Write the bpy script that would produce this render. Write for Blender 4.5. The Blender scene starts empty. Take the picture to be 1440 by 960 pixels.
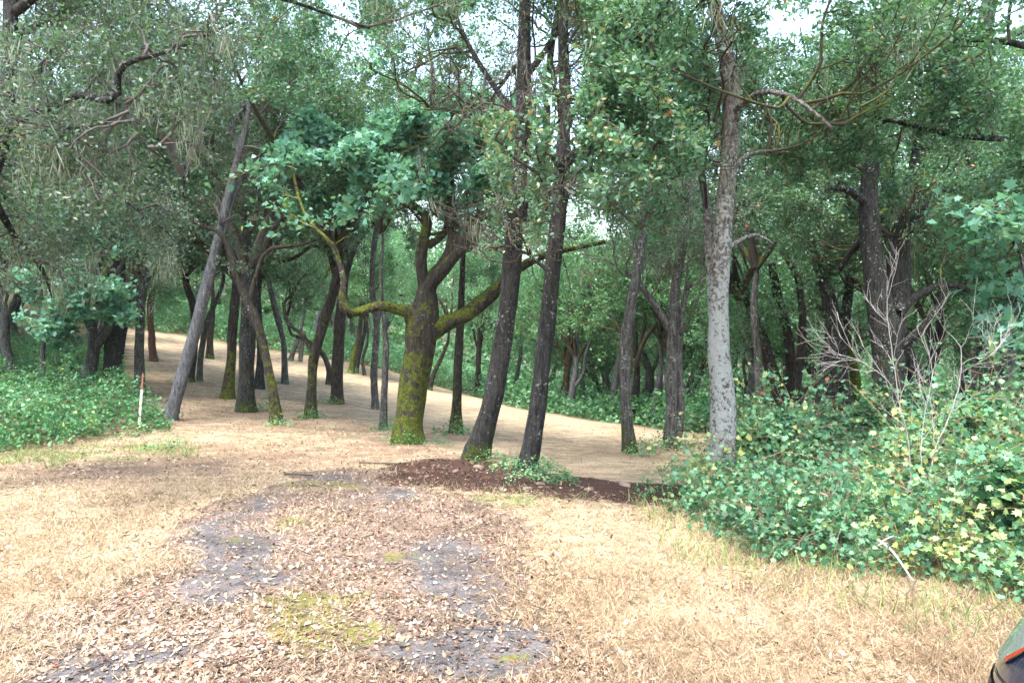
import bpy, math
import numpy as np
from math import radians, pi

# ------------------------------------------------------------------ camera, sky, sun, exposure
sc = bpy.context.scene
COL = sc.collection
CAMH, F, CX, CY = 1.65, 1040.0, 720.0, 480.0
cam_d = bpy.data.cameras.new('camera'); cam = bpy.data.objects.new('camera', cam_d); COL.objects.link(cam)
cam.location = (0, 0, CAMH); cam.rotation_euler = (radians(90), 0, 0)
cam_d.sensor_width = 36; cam_d.lens = 36 * F / 1440; cam_d.clip_start = 0.05; cam_d.clip_end = 2000
sc.camera = cam
W = bpy.data.worlds.new('World'); sc.world = W; W.use_nodes = True
nt = W.node_tree
sky = nt.nodes.new('ShaderNodeTexSky'); sky.sky_type = 'NISHITA'; sky.sun_disc = False
SUN_EL, SUN_ROT = radians(70), radians(200)
sky.sun_elevation = SUN_EL; sky.sun_rotation = SUN_ROT; sky.air_density = 1.6; sky.dust_density = 4.5; sky.ozone_density = 1.6
nt.links.new(sky.outputs[0], nt.nodes['Background'].inputs[0]); nt.nodes['Background'].inputs[1].default_value = 0.15
sl = bpy.data.lights.new('sun', 'SUN'); sl.energy = 1.3; sl.angle = radians(18); sl.color = (1, .98, .95)
so = bpy.data.objects.new('sun', sl); COL.objects.link(so)
so.rotation_euler = (radians(90) - SUN_EL, 0, -SUN_ROT + pi)
sc.view_settings.view_transform = 'Standard'; sc.view_settings.look = 'None'
sc.view_settings.exposure = 2.55; sc.view_settings.gamma = 1
sc.cycles.use_denoising = True
sc.cycles.max_bounces = 8; sc.cycles.diffuse_bounces = 6; sc.cycles.glossy_bounces = 2
sc.cycles.transmission_bounces = 5; sc.cycles.transparent_max_bounces = 6
sc.cycles.use_adaptive_sampling = True; sc.cycles.adaptive_threshold = 0.02

rng = np.random.default_rng(11)

# ------------------------------------------------------------------ helpers
def nrm(v): return v / np.maximum(np.linalg.norm(v, axis=-1, keepdims=True), 1e-9)
_tab = np.random.default_rng(5).random((256, 256))
def vnoise(x, y):
    xi = np.floor(x).astype(int); yi = np.floor(y).astype(int)
    fx = x - xi; fy = y - yi; fx = fx*fx*(3-2*fx); fy = fy*fy*(3-2*fy)
    a = _tab[xi & 255, yi & 255]; b = _tab[(xi+1) & 255, yi & 255]
    c = _tab[xi & 255, (yi+1) & 255]; d = _tab[(xi+1) & 255, (yi+1) & 255]
    return (a*(1-fx)+b*fx)*(1-fy)+(c*(1-fx)+d*fx)*fy
def fbm(x, y, o=4):
    s = 0; a = .5
    for i in range(o): s = s + a*vnoise(x*2**i+17*i, y*2**i+31*i); a *= .5
    return s

_hx = np.linspace(-160, 160, 1281)
_hv = np.interp(_hx, [-160, -60, -40, -24, -13, -2.6, 2.6, 7.5, 15, 30, 160], [8, 5.4, 4.2, 2.7, 1.05, -1.15, -2.1, -2.7, -2.65, -2.5, -2.5])
_hv = np.convolve(np.pad(_hv, 12, 'edge'), np.ones(25)/25, 'valid')
def ground(x, y):
    x = np.asarray(x, float); y = np.asarray(y, float)
    t = np.interp(y, [-60, 8, 10, 40, 90, 300], [0, 0, .045, 1, 1.9, 3.0])
    fade = np.clip((y-2)/8, 0, 1)
    return np.interp(x, _hx, _hv)*t + (fbm(x*.25+9, y*.25+4, 3)-.45)*.18*fade
def pix(px, py, D): return np.array([(px-CX)/F*D, D, CAMH-(py-CY)/F*D])
def at(px, py):
    ys = np.linspace(2, 90, 3000); xs = (px-CX)/F*ys; zs = CAMH-(py-CY)/F*ys
    d = zs-ground(xs, ys); k = np.argmax(d < 0)
    if d[k] >= 0: k = len(ys)-1
    return np.array([xs[k], ys[k], float(ground(xs[k], ys[k]))])
def proj(x, y, z): y = np.maximum(y, .05); return CX+F*x/y, CY-F*(z-CAMH)/y

def empty(name, loc, label, cat, group=None):
    o = bpy.data.objects.new(name, None); COL.objects.link(o); o.location = [float(c) for c in loc]
    o.empty_display_size = .2
    tag(o, label, cat, group); return o
def tag(o, label=None, cat=None, group=None, kind=None):
    if label: o['label'] = label
    if cat: o['category'] = cat
    if group: o['group'] = group
    if kind: o['kind'] = kind
    return o
def mkmesh(name, V, Fc, mat=None, smooth=False, vattr=None, fattr=None):
    V = np.asarray(V, np.float32).reshape(-1, 3); Fc = np.asarray(Fc, np.int32)
    me = bpy.data.meshes.new(name); M, k = Fc.shape
    me.vertices.add(len(V)); me.vertices.foreach_set('co', V.ravel())
    me.loops.add(M*k); me.loops.foreach_set('vertex_index', Fc.ravel())
    me.polygons.add(M); me.polygons.foreach_set('loop_start', np.arange(0, M*k, k, dtype=np.int32))
    if smooth: me.polygons.foreach_set('use_smooth', np.ones(M, bool))
    for dom, at_ in (('POINT', vattr), ('FACE', fattr)):
        for kk, a in (at_ or {}).items():
            me.attributes.new(kk, 'FLOAT', dom).data.foreach_set('value', np.asarray(a, np.float32).ravel())
    me.update(calc_edges=True)
    if mat: me.materials.append(mat)
    return me
def link(name, me, parent=None, loc=None):
    o = bpy.data.objects.new(name, me); COL.objects.link(o)
    if parent is not None: o.parent = parent
    if loc is not None: o.location = [float(c) for c in loc]
    return o

# ------------------------------------------------------------------ materials
class N:
    def __init__(s, name):
        s.m = bpy.data.materials.new(name); s.m.use_nodes = True; s.t = s.m.node_tree; s.b = s.t.nodes['Principled BSDF']
    def n(s, typ, **kw):
        x = s.t.nodes.new(typ)
        for k, v in kw.items(): setattr(x, k, v)
        return x
    def l(s, a, b): s.t.links.new(a, b)
    def attr(s, a): return s.n('ShaderNodeAttribute', attribute_name=a).outputs['Fac']
    def coord(s, sc3=(1, 1, 1), kind='Object'):
        tc = s.n('ShaderNodeTexCoord'); mp = s.n('ShaderNodeMapping'); mp.inputs['Scale'].default_value = sc3
        s.l(tc.outputs[kind], mp.inputs[0]); return mp.outputs[0]
    def noise(s, vec, scale, detail=4, rough=.6):
        x = s.n('ShaderNodeTexNoise'); x.inputs['Scale'].default_value = scale; x.inputs['Detail'].default_value = detail
        x.inputs['Roughness'].default_value = rough; s.l(vec, x.inputs['Vector']); return x.outputs['Fac']
    def ramp(s, fac, stops):
        x = s.n('ShaderNodeValToRGB'); e = x.color_ramp.elements
        while len(e) < len(stops): e.new(.5)
        for i, (p, c) in enumerate(stops):
            e[i].position = p; e[i].color = (*c, 1) if not isinstance(c, (int, float)) else (c, c, c, 1)
        s.l(fac, x.inputs[0]); return x.outputs[0]
    def mix(s, f, a, b):
        x = s.n('ShaderNodeMix', data_type='RGBA')
        for v, i in ((f, 0), (a, 6), (b, 7)):
            if isinstance(v, tuple): x.inputs[i].default_value = (*v, 1)
            elif isinstance(v, (int, float)): x.inputs[i].default_value = v
            else: s.l(v, x.inputs[i])
        return x.outputs[2]
    def math(s, op, a, b=0.0, clamp=False):
        x = s.n('ShaderNodeMath', operation=op, use_clamp=clamp)
        for v, i in ((a, 0), (b, 1)):
            if isinstance(v, (int, float)): x.inputs[i].default_value = v
            else: s.l(v, x.inputs[i])
        return x.outputs[0]
    def bump(s, h, strength=.5, dist=.02):
        x = s.n('ShaderNodeBump'); x.inputs['Strength'].default_value = strength; x.inputs['Distance'].default_value = dist
        s.l(h, x.inputs['Height']); s.l(x.outputs[0], s.b.inputs['Normal'])
    def out(s, col=None, rough=.8, spec=.3):
        if col is not None:
            if isinstance(col, tuple): s.b.inputs['Base Color'].default_value = (*col, 1)
            else: s.l(col, s.b.inputs['Base Color'])
        s.b.inputs['Roughness'].default_value = rough; s.b.inputs['Specular IOR Level'].default_value = spec
        return s.m

def leaf_mat(name, stops, rough=.5, spec=.45, trans=.35, tmul=1.6):
    m = N(name); c = m.ramp(m.attr('v'), stops)
    m.out(c, rough, spec)
    tr = m.n('ShaderNodeBsdfTranslucent')
    tc = m.mix(.5, c, (.12, .26, .04)) if trans > .3 else c
    m.l(tc, tr.inputs[0])
    mx = m.n('ShaderNodeMixShader'); mx.inputs[0].default_value = trans
    m.l(m.b.outputs[0], mx.inputs[1]); m.l(tr.outputs[0], mx.inputs[2])
    m.l(mx.outputs[0], m.t.nodes['Material Output'].inputs['Surface'])
    return m.m
M = {}
M['oak'] = leaf_mat('oak_leaf', [(0, (.013, .042, .018)), (.4, (.037, .105, .052)), (.75, (.095, .215, .12)), (.965, (.20, .34, .225)), (.985, (.20, .13, .05)), (1, (.35, .13, .05))])
M['oakgrey'] = leaf_mat('grey_oak_leaf', [(0, (.016, .040, .020)), (.45, (.052, .098, .066)), (.9, (.15, .225, .175)), (1, (.20, .17, .11))])
M['bay'] = leaf_mat('bay_leaf', [(0, (.02, .065, .03)), (.5, (.07, .18, .095)), (.93, (.19, .34, .225)), (.97, (.28, .25, .10)), (1, (.38, .15, .07))])
M['maple'] = leaf_mat('maple_leaf', [(0, (.05, .16, .10)), (.5, (.11, .29, .20)), (.95, (.20, .41, .32)), (1, (.2, .3, .06))], rough=.45, trans=.45)
M['bramble'] = leaf_mat('bramble_leaf', [(0, (.03, .09, .045)), (.35, (.08, .22, .12)), (.65, (.15, .34, .19)), (.84, (.26, .42, .16)), (.97, (.42, .45, .16)), (1, (.42, .12, .06))])
M['under'] = leaf_mat('undergrowth_leaf', [(0, (.024, .085, .034)), (.5, (.05, .175, .07)), (.93, (.11, .29, .12)), (1, (.2, .25, .06))])
M['farleaf'] = leaf_mat('far_leaf', [(0, (.028, .09, .034)), (.5, (.07, .19, .075)), (1, (.15, .32, .15))], trans=.42)
M['farbright'] = leaf_mat('pale_leaf', [(0, (.045, .15, .055)), (.5, (.11, .28, .125)), (1, (.21, .42, .23))], trans=.42)
M['lichen'] = leaf_mat('hanging_lichen', [(0, (.11, .13, .09)), (.6, (.21, .24, .17)), (1, (.32, .35, .27))], rough=.95, spec=.1, trans=.28)
M['straw'] = leaf_mat('straw_blade', [(0, (.125, .083, .048)), (.35, (.31, .225, .14)), (.8, (.45, .35, .23)), (.96, (.53, .45, .33)), (1, (.25, .30, .10))], rough=.7, spec=.2, trans=.22)
M['litter'] = leaf_mat('fallen_leaf', [(0, (.10, .055, .035)), (.2, (.085, .055, .035)), (.5, (.225, .16, .11)), (.78, (.35, .275, .205)), (.95, (.50, .44, .37)), (1, (.5, .10, .06))], rough=.65, spec=.3, trans=.08)
M['greengrass'] = leaf_mat('green_blade', [(0, (.07, .13, .04)), (.5, (.16, .26, .08)), (1, (.40, .42, .16))], rough=.7, spec=.2, trans=.25)

def bark(name, c0, c1, lich=(.34, .36, .32), lamt=.62, vert=2.2, bump=.8, lowl=0., mosscol=((.018, .026, .006), (.095, .115, .020)), red=None):
    m = N(name)
    v = m.coord((1, 1, 1)); vs = m.coord((11, 11, vert))
    a = m.noise(vs, 2.2, 6, .65); b = m.noise(v, 5, 5, .6); sp = m.noise(v, 26, 2, .5); fn = m.noise(m.coord((30, 30, 9)), 2.0, 5, .7); big = m.noise(v, 1.3, 2)
    col = m.mix(m.ramp(m.math('ADD', m.math('MULTIPLY', a, .6), m.math('MULTIPLY', fn, .4)), [(.4, 0), (.62, 1)]), c0, c1)
    if red: col = m.mix(m.ramp(m.noise(m.coord((3, 3, .5)), 2.3, 3), [(.60, 0), (.66, .75)]), col, red)
    l = m.math('MULTIPLY', m.math('ADD', m.math('MULTIPLY', b, .35), m.math('MULTIPLY', sp, .65)), 1.0)
    l = m.math('ADD', l, m.math('MULTIPLY', m.math('SUBTRACT', big, .5), .3))
    if lowl:
        sx = m.n('ShaderNodeSeparateXYZ'); m.l(v, sx.inputs[0])
        l = m.math('ADD', l, m.math('MULTIPLY', m.math('SUBTRACT', 2.2, m.math('MULTIPLY', sx.outputs[2], .62), True), lowl))
    lf = m.ramp(l, [(lamt-.07, 0), (lamt+.005, .7)])
    col = m.mix(lf, col, lich)
    mn = m.noise(v, 9, 6, .7)
    mf = m.math('ADD', m.attr('moss'), m.math('ADD', m.math('MULTIPLY', m.math('SUBTRACT', mn, .5), 1.6), m.math('MULTIPLY', m.math('SUBTRACT', m.noise(v, 2.3, 4), .5), 1.5)))
    mf = m.ramp(mf, [(.44, 0), (.60, .95)])
    mc = m.mix(m.ramp(m.noise(v, 24, 4, .7), [(.35, 0), (.7, 1)]), mosscol[0], mosscol[1])
    col = m.mix(mf, col, mc)
    h = m.math('ADD', m.math('ADD', a, m.math('MULTIPLY', fn, .8)), m.math('MULTIPLY', mn, .6))
    m.bump(h, min(1, bump+.2), .05)
    return m.out(col, .92, .2)
M['bdark'] = bark('dark_bark', (.010, .010, .010), (.066, .064, .061), lamt=.665)
M['bgrey'] = bark('grey_bark', (.025, .024, .023), (.15, .145, .14), lamt=.64)
M['bpale'] = bark('pale_bark', (.06, .06, .066), (.20, .20, .215), lamt=.67)
M['bwhite'] = bark('lichen_bark', (.04, .036, .033), (.26, .24, .225), lich=(.42, .44, .43), lamt=.645, red=(.10, .045, .034), vert=5, lowl=.17)
M['bred'] = bark('reddish_bark', (.05, .025, .018), (.16, .085, .06), lamt=.68)
M['bmoss'] = bark('mossy_bark', (.014, .012, .010), (.075, .062, .052), lamt=.70, mosscol=((.025, .035, .006), (.15, .18, .022)))
def mosstwig():
    m = N('mossy_twig'); v = m.coord(); ge = m.n('ShaderNodeNewGeometry'); sx = m.n('ShaderNodeSeparateXYZ'); m.l(ge.outputs['Normal'], sx.inputs[0])
    f = m.math('ADD', m.math('MULTIPLY', sx.outputs[2], .5), m.math('MULTIPLY', m.math('SUBTRACT', m.noise(v, 1.6, 4), .5), 2.4))
    c = m.mix(m.noise(v, 14, 4), (.02, .016, .013), (.085, .07, .06)); c = m.mix(m.ramp(f, [(.15, 0), (.4, 1)]), c, m.mix(m.noise(v, 30, 3), (.045, .055, .012), (.14, .15, .03)))
    return m.out(c, .95, .1)
M['mosstwig'] = mosstwig()
def plain(name, col, rough=.6, spec=.4, metallic=0, coat=0, nscale=20, namt=.15):
    m = N(name); f = m.noise(m.coord(), nscale, 5)
    c = m.mix(f, tuple(x*(1-namt) for x in col), tuple(min(1, x*(1+namt)) for x in col))
    m.out(c, rough, spec); m.b.inputs['Metallic'].default_value = metallic; m.b.inputs['Coat Weight'].default_value = coat
    return m.m
M['deadwood'] = plain('dead_wood', (.30, .28, .265), .85, .2, nscale=30, namt=.35)
M['greytwig'] = plain('grey_twig', (.085, .075, .068), .9, .2, nscale=12, namt=.5)
M['darktwig'] = plain('dark_twig', (.06, .05, .042), .9, .2, nscale=12, namt=.5)

# ------------------------------------------------------------------ ground masks (regions drawn in plan from where they lie in the view)
def inpoly(px, py, poly):
    ins = np.zeros(px.shape, bool); n = len(poly)
    for i in range(n):
        x0, y0 = poly[i]; x1, y1 = poly[(i+1) % n]
        c = ((y0 > py) != (y1 > py)); xx = (x1-x0)*(py-y0)/((y1-y0) if y1 != y0 else 1e-9)+x0
        ins ^= c & (px < xx)
    return ins
def polyW(pts): return [tuple(at(*p)[:2]) for p in pts]
def sdist(x, y, pl):
    """signed distance behind a front line given left to right (positive = beyond it)"""
    best = np.full(x.shape, 1e9); sg = np.zeros(x.shape)
    for (x0, y0), (x1, y1) in zip(pl[:-1], pl[1:]):
        dx, dy = x1-x0, y1-y0; t = np.clip(((x-x0)*dx+(y-y0)*dy)/(dx*dx+dy*dy), 0, 1)
        d = np.hypot(x-x0-t*dx, y-y0-t*dy); s = np.sign(dx*(y-y0)-dy*(x-x0)); m_ = d < best
        best = np.where(m_, d, best); sg = np.where(m_, s, sg)
    return best*sg
TRK1 = polyW([(-20, 1010), (110, 930), (260, 850), (325, 790), (300, 745), (345, 700), (440, 672), (560, 690)])
TRK2 = polyW([(800, 1100), (700, 940), (650, 860), (615, 790), (570, 730), (520, 700)])
PATH = polyW([(-260, 1150), (0, 932), (130, 850), (215, 770), (285, 712), (390, 666), (520, 662), (650, 686), (690, 740), (735, 810), (800, 890), (905, 1010), (1100, 1300)])
PATH = [(-3.2, -12)] + PATH + [(2.2, -12)]
MULCH = polyW([(495, 660), (590, 648), (670, 644), (750, 660), (860, 676), (1000, 684), (1010, 720), (930, 722), (820, 706), (700, 692), (600, 682)])
FEET = [at(*p)[:2] for p in [(573, 622), (668, 646), (741, 660), (887, 637), (942, 630), (238, 590), (216, 508), (266, 536), (319, 560), (345, 578), (389, 597), (401, 540), (436, 588), (474, 567), (538, 603), (493, 524), (641, 608), (795, 580), (858, 589), (723, 560), (672, 556)]]
def masks(x, y):
    z = ground(x, y)
    px, py = proj(x, y, z); front = y > 1.5
    jx = (fbm(x*1.1, y*1.1)-.47)*1.3; jy = (fbm(x*1.1+50, y*1.1+9)-.47)*1.3
    def soft(poly, r=.22):
        s = 0; k = 0
        for ax, ay in ((0, 0), (r, 0), (-r, 0), (0, r), (0, -r), (r*.7, r*.7), (-r*.7, r*.7), (r*.7, -r*.7), (-r*.7, -r*.7)):
            s = s+inpoly(x+jx+ax, y+jy+ay, poly); k += 1
        return s/k
    path = soft(PATH, .3); mul = soft(MULCH, .35)
    def blob(cx, cy, rx, ry):
        wx = (fbm(x*2.3+cx, y*2.3, 4)-.47)*3.2; wy = (fbm(x*2.1, y*2.9+cy, 4)-.47)*3.2
        d = ((px-cx)/rx+wx)**2+((py-cy)/ry+wy)**2
        return np.where(front, np.exp(-d), 0)
    asp = sum(blob(*b) for b in [(300, 745, 42, 18), (350, 782, 60, 18), (325, 830, 60, 30), (620, 790, 60, 26), (660, 925, 70, 24), (110, 930, 130, 40), (770, 915, 40, 14), (330, 690, 50, 8), (440, 672, 60, 7), (560, 690, 40, 8), (690, 870, 120, 50), (60, 985, 160, 40)])
    for tr in (TRK1, TRK2): asp = asp+.9*np.exp(-((np.abs(sdist(x, y, tr))+(fbm(x*1.9, y*1.9+3, 4)-.5)*.9)/.26)**2)*np.clip(2.2*(fbm(x*.8+8, y*.8, 3)-.25), .1, 1)
    moss = sum(blob(*b) for b in [(460, 905, 110, 45), (500, 870, 90, 30), (480, 682, 80, 9), (430, 735, 60, 15), (580, 780, 40, 18), (440, 850, 60, 25), (360, 760, 40, 12), (700, 930, 40, 12)])
    duff = sum(blob(*b) for b in [(60, 660, 260, 24), (540, 635, 60, 12), (180, 650, 120, 16), (350, 640, 130, 14)])
    for bx, by in FEET: duff = duff+.9*np.exp(-((x-bx)**2+(y-by+.2)**2)/.75)
    tree_floor = np.clip((y-9.5)/3, 0, 1)*(1-.9*np.clip((y-15.5+(fbm(x*.5, y*.5)-.5)*4)/4, 0, 1)*np.clip((px-520)/90, 0, 1))  # leaf-covered brown duff and straw under the trees, plain straw in the far clearing
    green = sum(blob(*b) for b in [(230, 632, 60, 10), (60, 640, 90, 12), (700, 705, 60, 8), (1180, 790, 160, 18), (1350, 850, 120, 18)])
    far = np.clip((y-26)/10, 0, 1)*np.clip((np.where(px > 640, py-0, 0)*0+1), 0, 1)
    return dict(path=path, mulch=mul, asphalt=np.clip(asp, 0, 1)*path, mossy=np.clip(moss, 0, 1), duff=np.clip(duff, 0, 1), tree_floor=tree_floor, green=np.clip(green, 0, 1), woods=woods(x, y))
EDGE = [(-500, 400), (60, 470), (120, 462), (180, 462), (260, 472), (330, 485), (400, 497), (500, 512), (560, 525), (650, 553), (720, 572), (800, 586), (900, 600), (1000, 613), (1080, 622), (1100, 640)]
_ex = np.array([p[0] for p in EDGE[1:]]); _ed = np.array([at(*p)[1] for p in EDGE[1:]])
def edge_depth(px): return np.where(px < 170, np.interp(px, [40, 170], [11.5, 14]), np.where(px > 1085, 9.5, np.interp(px, _ex, _ed)))
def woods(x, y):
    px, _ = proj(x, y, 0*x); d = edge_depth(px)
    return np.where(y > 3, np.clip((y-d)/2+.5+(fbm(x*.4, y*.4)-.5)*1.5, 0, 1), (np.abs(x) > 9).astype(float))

def axis(lo, hi, f0, f1, s0, g):
    a = list(np.arange(f0, f1, s0)); s = s0; v = a[-1]
    while v < hi: s *= g; v += s; a.append(v)
    s = s0; v = a[0]; b = []
    while v > lo: s *= g; v -= s; b.append(v)
    return np.array(b[::-1]+a)
gx = axis(-400, 400, -8, 8, .085, 1.06); gy = axis(-200, 500, 2.4, 14, .075, 1.045)
GX, GY = np.meshgrid(gx, gy); fx, fy = GX.ravel(), GY.ravel()
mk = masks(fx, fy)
fine = (fbm(fx*3.1, fy*3.1)-.5)*.05*(1-.7*mk['path'])*np.clip((fy+3)/4, 0, 1)
gz = ground(fx, fy)+fine*(np.abs(fx) < 20)*(fy < 30)
nx, ny = len(gx), len(gy); ii = np.arange(nx*ny).reshape(ny, nx)
quad = np.stack([ii[:-1, :-1], ii[:-1, 1:], ii[1:, 1:], ii[1:, :-1]], -1).reshape(-1, 4)
m = N('forest_ground'); v = m.coord((1, 1, 1))
n1 = m.noise(v, 1.1, 5, .6); n2 = m.noise(v, 9, 6, .7); n3 = m.noise(v, 60, 4, .7); n4 = m.noise(v, 3.5, 5, .65); n5 = m.noise(v, 22, 5, .75); ns = m.noise(m.coord((1, 3, 1)), 4, 7, .75)
n6a = m.math('ADD', m.math('MULTIPLY', n3, .45), m.math('MULTIPLY', ns, .55))
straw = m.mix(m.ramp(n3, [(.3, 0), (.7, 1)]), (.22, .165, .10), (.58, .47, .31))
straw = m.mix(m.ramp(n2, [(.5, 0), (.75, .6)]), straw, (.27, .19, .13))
floorc = m.mix(m.ramp(n6a, [(.42, 0), (.6, 1)]), (.15, .11, .065), (.54, .43, .28))
floorc = m.mix(m.ramp(n4, [(.45, 0), (.68, .6)]), floorc, (.22, .165, .12))
floorc = m.mix(m.ramp(n1, [(.45, 0), (.65, .45)]), floorc, (.46, .37, .26))
g = m.mix(m.attr('tree_floor'), straw, floorc)
duffc = m.mix(n3, (.13, .075, .045), (.36, .25, .18))
g = m.mix(m.math('MULTIPLY', m.attr('duff'), .8), g, duffc)
lit = m.mix(m.ramp(n3, [(.35, 0), (.65, 1)]), (.09, .06, .045), (.30, .22, .175))
asph = m.mix(m.ramp(n3, [(.3, 0), (.7, 1)]), (.06, .058, .06), (.15, .145, .15))
def thr(a, nz, k=1.2, lo=.45, hi=.6): return m.ramp(m.math('ADD', a, m.math('MULTIPLY', m.math('SUBTRACT', nz, .5), k)), [(lo, 0), (hi, 1)])
n6 = m.math('ADD', m.math('MULTIPLY', n2, .5), m.math('MULTIPLY', n5, .5))
lit = m.mix(thr(m.attr('asphalt'), n6, 4.5, .3, 1.2), lit, asph)
g = m.mix(thr(m.attr('path'), n2, .9), g, lit)
g = m.mix(m.math('MULTIPLY', thr(m.attr('mossy'), n6, 3.2, .62, .95), .85), g, m.mix(n3, (.07, .075, .015), (.27, .27, .06)))
g = m.mix(thr(m.attr('mulch'), n2, .9), g, m.mix(m.ramp(n3, [(.35, 0), (.7, 1)]), (.022, .012, .009), (.12, .065, .048)))
g = m.mix(m.math('MULTIPLY', thr(m.attr('green'), n2, 1.2, .5, .65), .7), g, (.14, .18, .06))
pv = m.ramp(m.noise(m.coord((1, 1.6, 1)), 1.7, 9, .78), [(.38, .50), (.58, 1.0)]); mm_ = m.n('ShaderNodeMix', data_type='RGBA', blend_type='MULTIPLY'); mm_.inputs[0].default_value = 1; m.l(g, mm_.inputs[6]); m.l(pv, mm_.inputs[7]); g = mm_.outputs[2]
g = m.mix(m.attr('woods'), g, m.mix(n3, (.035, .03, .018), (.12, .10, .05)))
m.bump(m.math('ADD', n3, n2), .7, .03)
GM = m.out(g, .95, .15)
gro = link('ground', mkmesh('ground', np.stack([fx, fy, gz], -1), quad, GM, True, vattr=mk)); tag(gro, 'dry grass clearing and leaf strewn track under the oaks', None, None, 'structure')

# ------------------------------------------------------------------ leaves and tubes (numpy)
SHAPES = {
 'bram': np.array([(-.5, 0), (-.34, -.30), (-.18, -.55), (.0, -.36), (.22, -.42), (.5, 0), (.22, .42), (.0, .36), (-.18, .55), (-.34, .30)]),
 'diamond': np.array([(-.5, 0), (-.05, -.5), (.5, 0), (-.05, .5)]),
 'oval': np.array([(-.5, 0), (-.22, -.46), (.18, -.42), (.5, 0), (.18, .42), (-.22, .46)]),
 'blade': np.array([(0, -.5), (1, 0), (0, .5)]),
 'maple': np.array([(-.5, 0), (-.30, -.30), (-.12, -.62), (.02, -.30), (.30, -.46), (.20, -.14), (.55, 0), (.20, .14), (.30, .46), (.02, .30), (-.12, .62), (-.30, .30)]),
}
def leaves(C_, size, ratio=.55, up=.8, shape='diamond', rg=rng, axis_=None, droop=0.0, var=None):
    n = len(C_)
    nn = nrm(rg.normal(size=(n, 3))*.7+np.array([0, 0, up]))
    a = rg.normal(size=(n, 3)) if axis_ is None else axis_+rg.normal(size=(n, 3))*.25
    a = a+np.array([0, 0, -droop])
    if axis_ is None: a = a-(a*nn).sum(-1, keepdims=True)*nn; a = nrm(a); b = np.cross(nn, a)
    else: a = nrm(a); b = nrm(np.cross(nn, a))
    s = size*(.5+.9*rg.random((n, 1))) if var is None else size*(.35+var*rg.random((n, 1))**2.2)
    S = SHAPES[shape]; k = len(S)
    cn = np.cross(a, b)
    V = C_[:, None, :]+S[None, :, :1]*a[:, None, :]*s[:, None]+S[None, :, 1:]*b[:, None, :]*s[:, None]*ratio
    if k >= 6: V = V - cn[:, None, :]*(np.abs(S[None, :, 1:])**1.0)*s[:, None]*ratio*.35
    return V.reshape(-1, 3), np.arange(n*k).reshape(n, k)
def leafmesh(name, C_, size, mat, v=None, rg=rng, **kw):
    V, Fc = leaves(C_, size, rg=rg, **kw)
    if v is None: v = np.clip(rg.normal(.5, .24, len(C_))+(vnoise(C_[:, 0]*1.3+C_[:, 2]*.7, C_[:, 1]*1.3-C_[:, 2]*.9)-.5)*.55, 0, .97); out = rg.random(len(C_)) < .006; v = np.where(out, 1, v)
    return mkmesh(name, V, Fc, mat, fattr={'v': v})

def tubes(P, R, k, rough=0.0, rg=rng, moss=None):
    Nn, S, _ = P.shape
    T = nrm(np.gradient(P, axis=1)); mt = nrm(T.mean(1))
    ref = np.where(np.abs(mt[:, 2:3]) > .75, np.array([[1., 0, 0]]), np.array([[0, 0, 1.]]))[:, None, :]
    U = nrm(np.cross(T, np.broadcast_to(ref, T.shape))); Vv = np.cross(T, U)
    th = np.arange(k)*2*pi/k
    c = np.cos(th)[None, None, :, None]; s = np.sin(th)[None, None, :, None]
    dirn = U[:, :, None, :]*c+Vv[:, :, None, :]*s
    rr = R[:, :, None, None]
    if rough > 0:
        sm = np.arange(S)[None, :, None]+rg.random((Nn, 1, 1))*200
        ang = th[None, None, :]
        nz = vnoise(np.cos(ang)*1.3+sm*.22+7, np.sin(ang)*1.3+sm*.17+rg.random()*50)+.5*vnoise(np.cos(ang)*3+sm*.6+70, np.sin(ang)*3+sm*.5)
        rr = rr*(1+rough*(nz[..., None]-.75)*2)
    V = P[:, :, None, :]+dirn*rr
    idx = np.arange(Nn*S*k).reshape(Nn, S, k); nx_ = np.roll(idx, -1, 2)
    Q = np.stack([idx[:, :-1], nx_[:, :-1], nx_[:, 1:], idx[:, 1:]], -1).reshape(-1, 4)
    up = dirn[..., 2]
    return V.reshape(-1, 3), Q, up.reshape(-1)
def interpP(P, i, t):
    S = P.shape[1]; f = t*(S-1); k = np.minimum(f.astype(int), S-2); w = (f-k)[:, None]
    a = P[i, k]; b = P[i, k+1]
    if a.ndim == 1: return a*(1-w[:, 0])+b*w[:, 0]
    return a*(1-w)+b*w, nrm(b-a)
def grow(P, R, n, length, ang=(35, 75), up=.15, wig=.25, segs=6, t0=.3, t1=1., rfac=.55, rmin=.004, rg=rng, bias=None):
    Nn = len(P); i = np.repeat(np.arange(Nn), n); t = t0+(t1-t0)*((np.tile(np.arange(n), Nn)+rg.random(Nn*n))/n)
    p, T = interpP(P, i, t); r = interpP(R, i, t)
    q = rg.normal(size=(len(i), 3)); q = nrm(q-(q*T).sum(-1, keepdims=True)*T)
    a = np.radians(rg.uniform(ang[0], ang[1], len(i)))[:, None]
    d = nrm(T*np.cos(a)+q*np.sin(a)+np.array([0, 0, up]))
    if bias is not None: d = nrm(d+np.asarray(bias))
    L = length*(.6+.7*rg.random(len(i)))*(1-.35*t)
    st = (L/(segs-1))[:, None]; pts = [p]
    for s in range(segs-1):
        d = nrm(d+rg.normal(size=d.shape)*wig+np.array([0, 0, up*.25])); p = p+d*st; pts.append(p)
    r0 = np.maximum(r*rfac, rmin)[:, None]
    RR = r0*np.linspace(1, .3, segs)[None, :]
    return np.stack(pts, 1), np.maximum(RR, rmin*.6)

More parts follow.
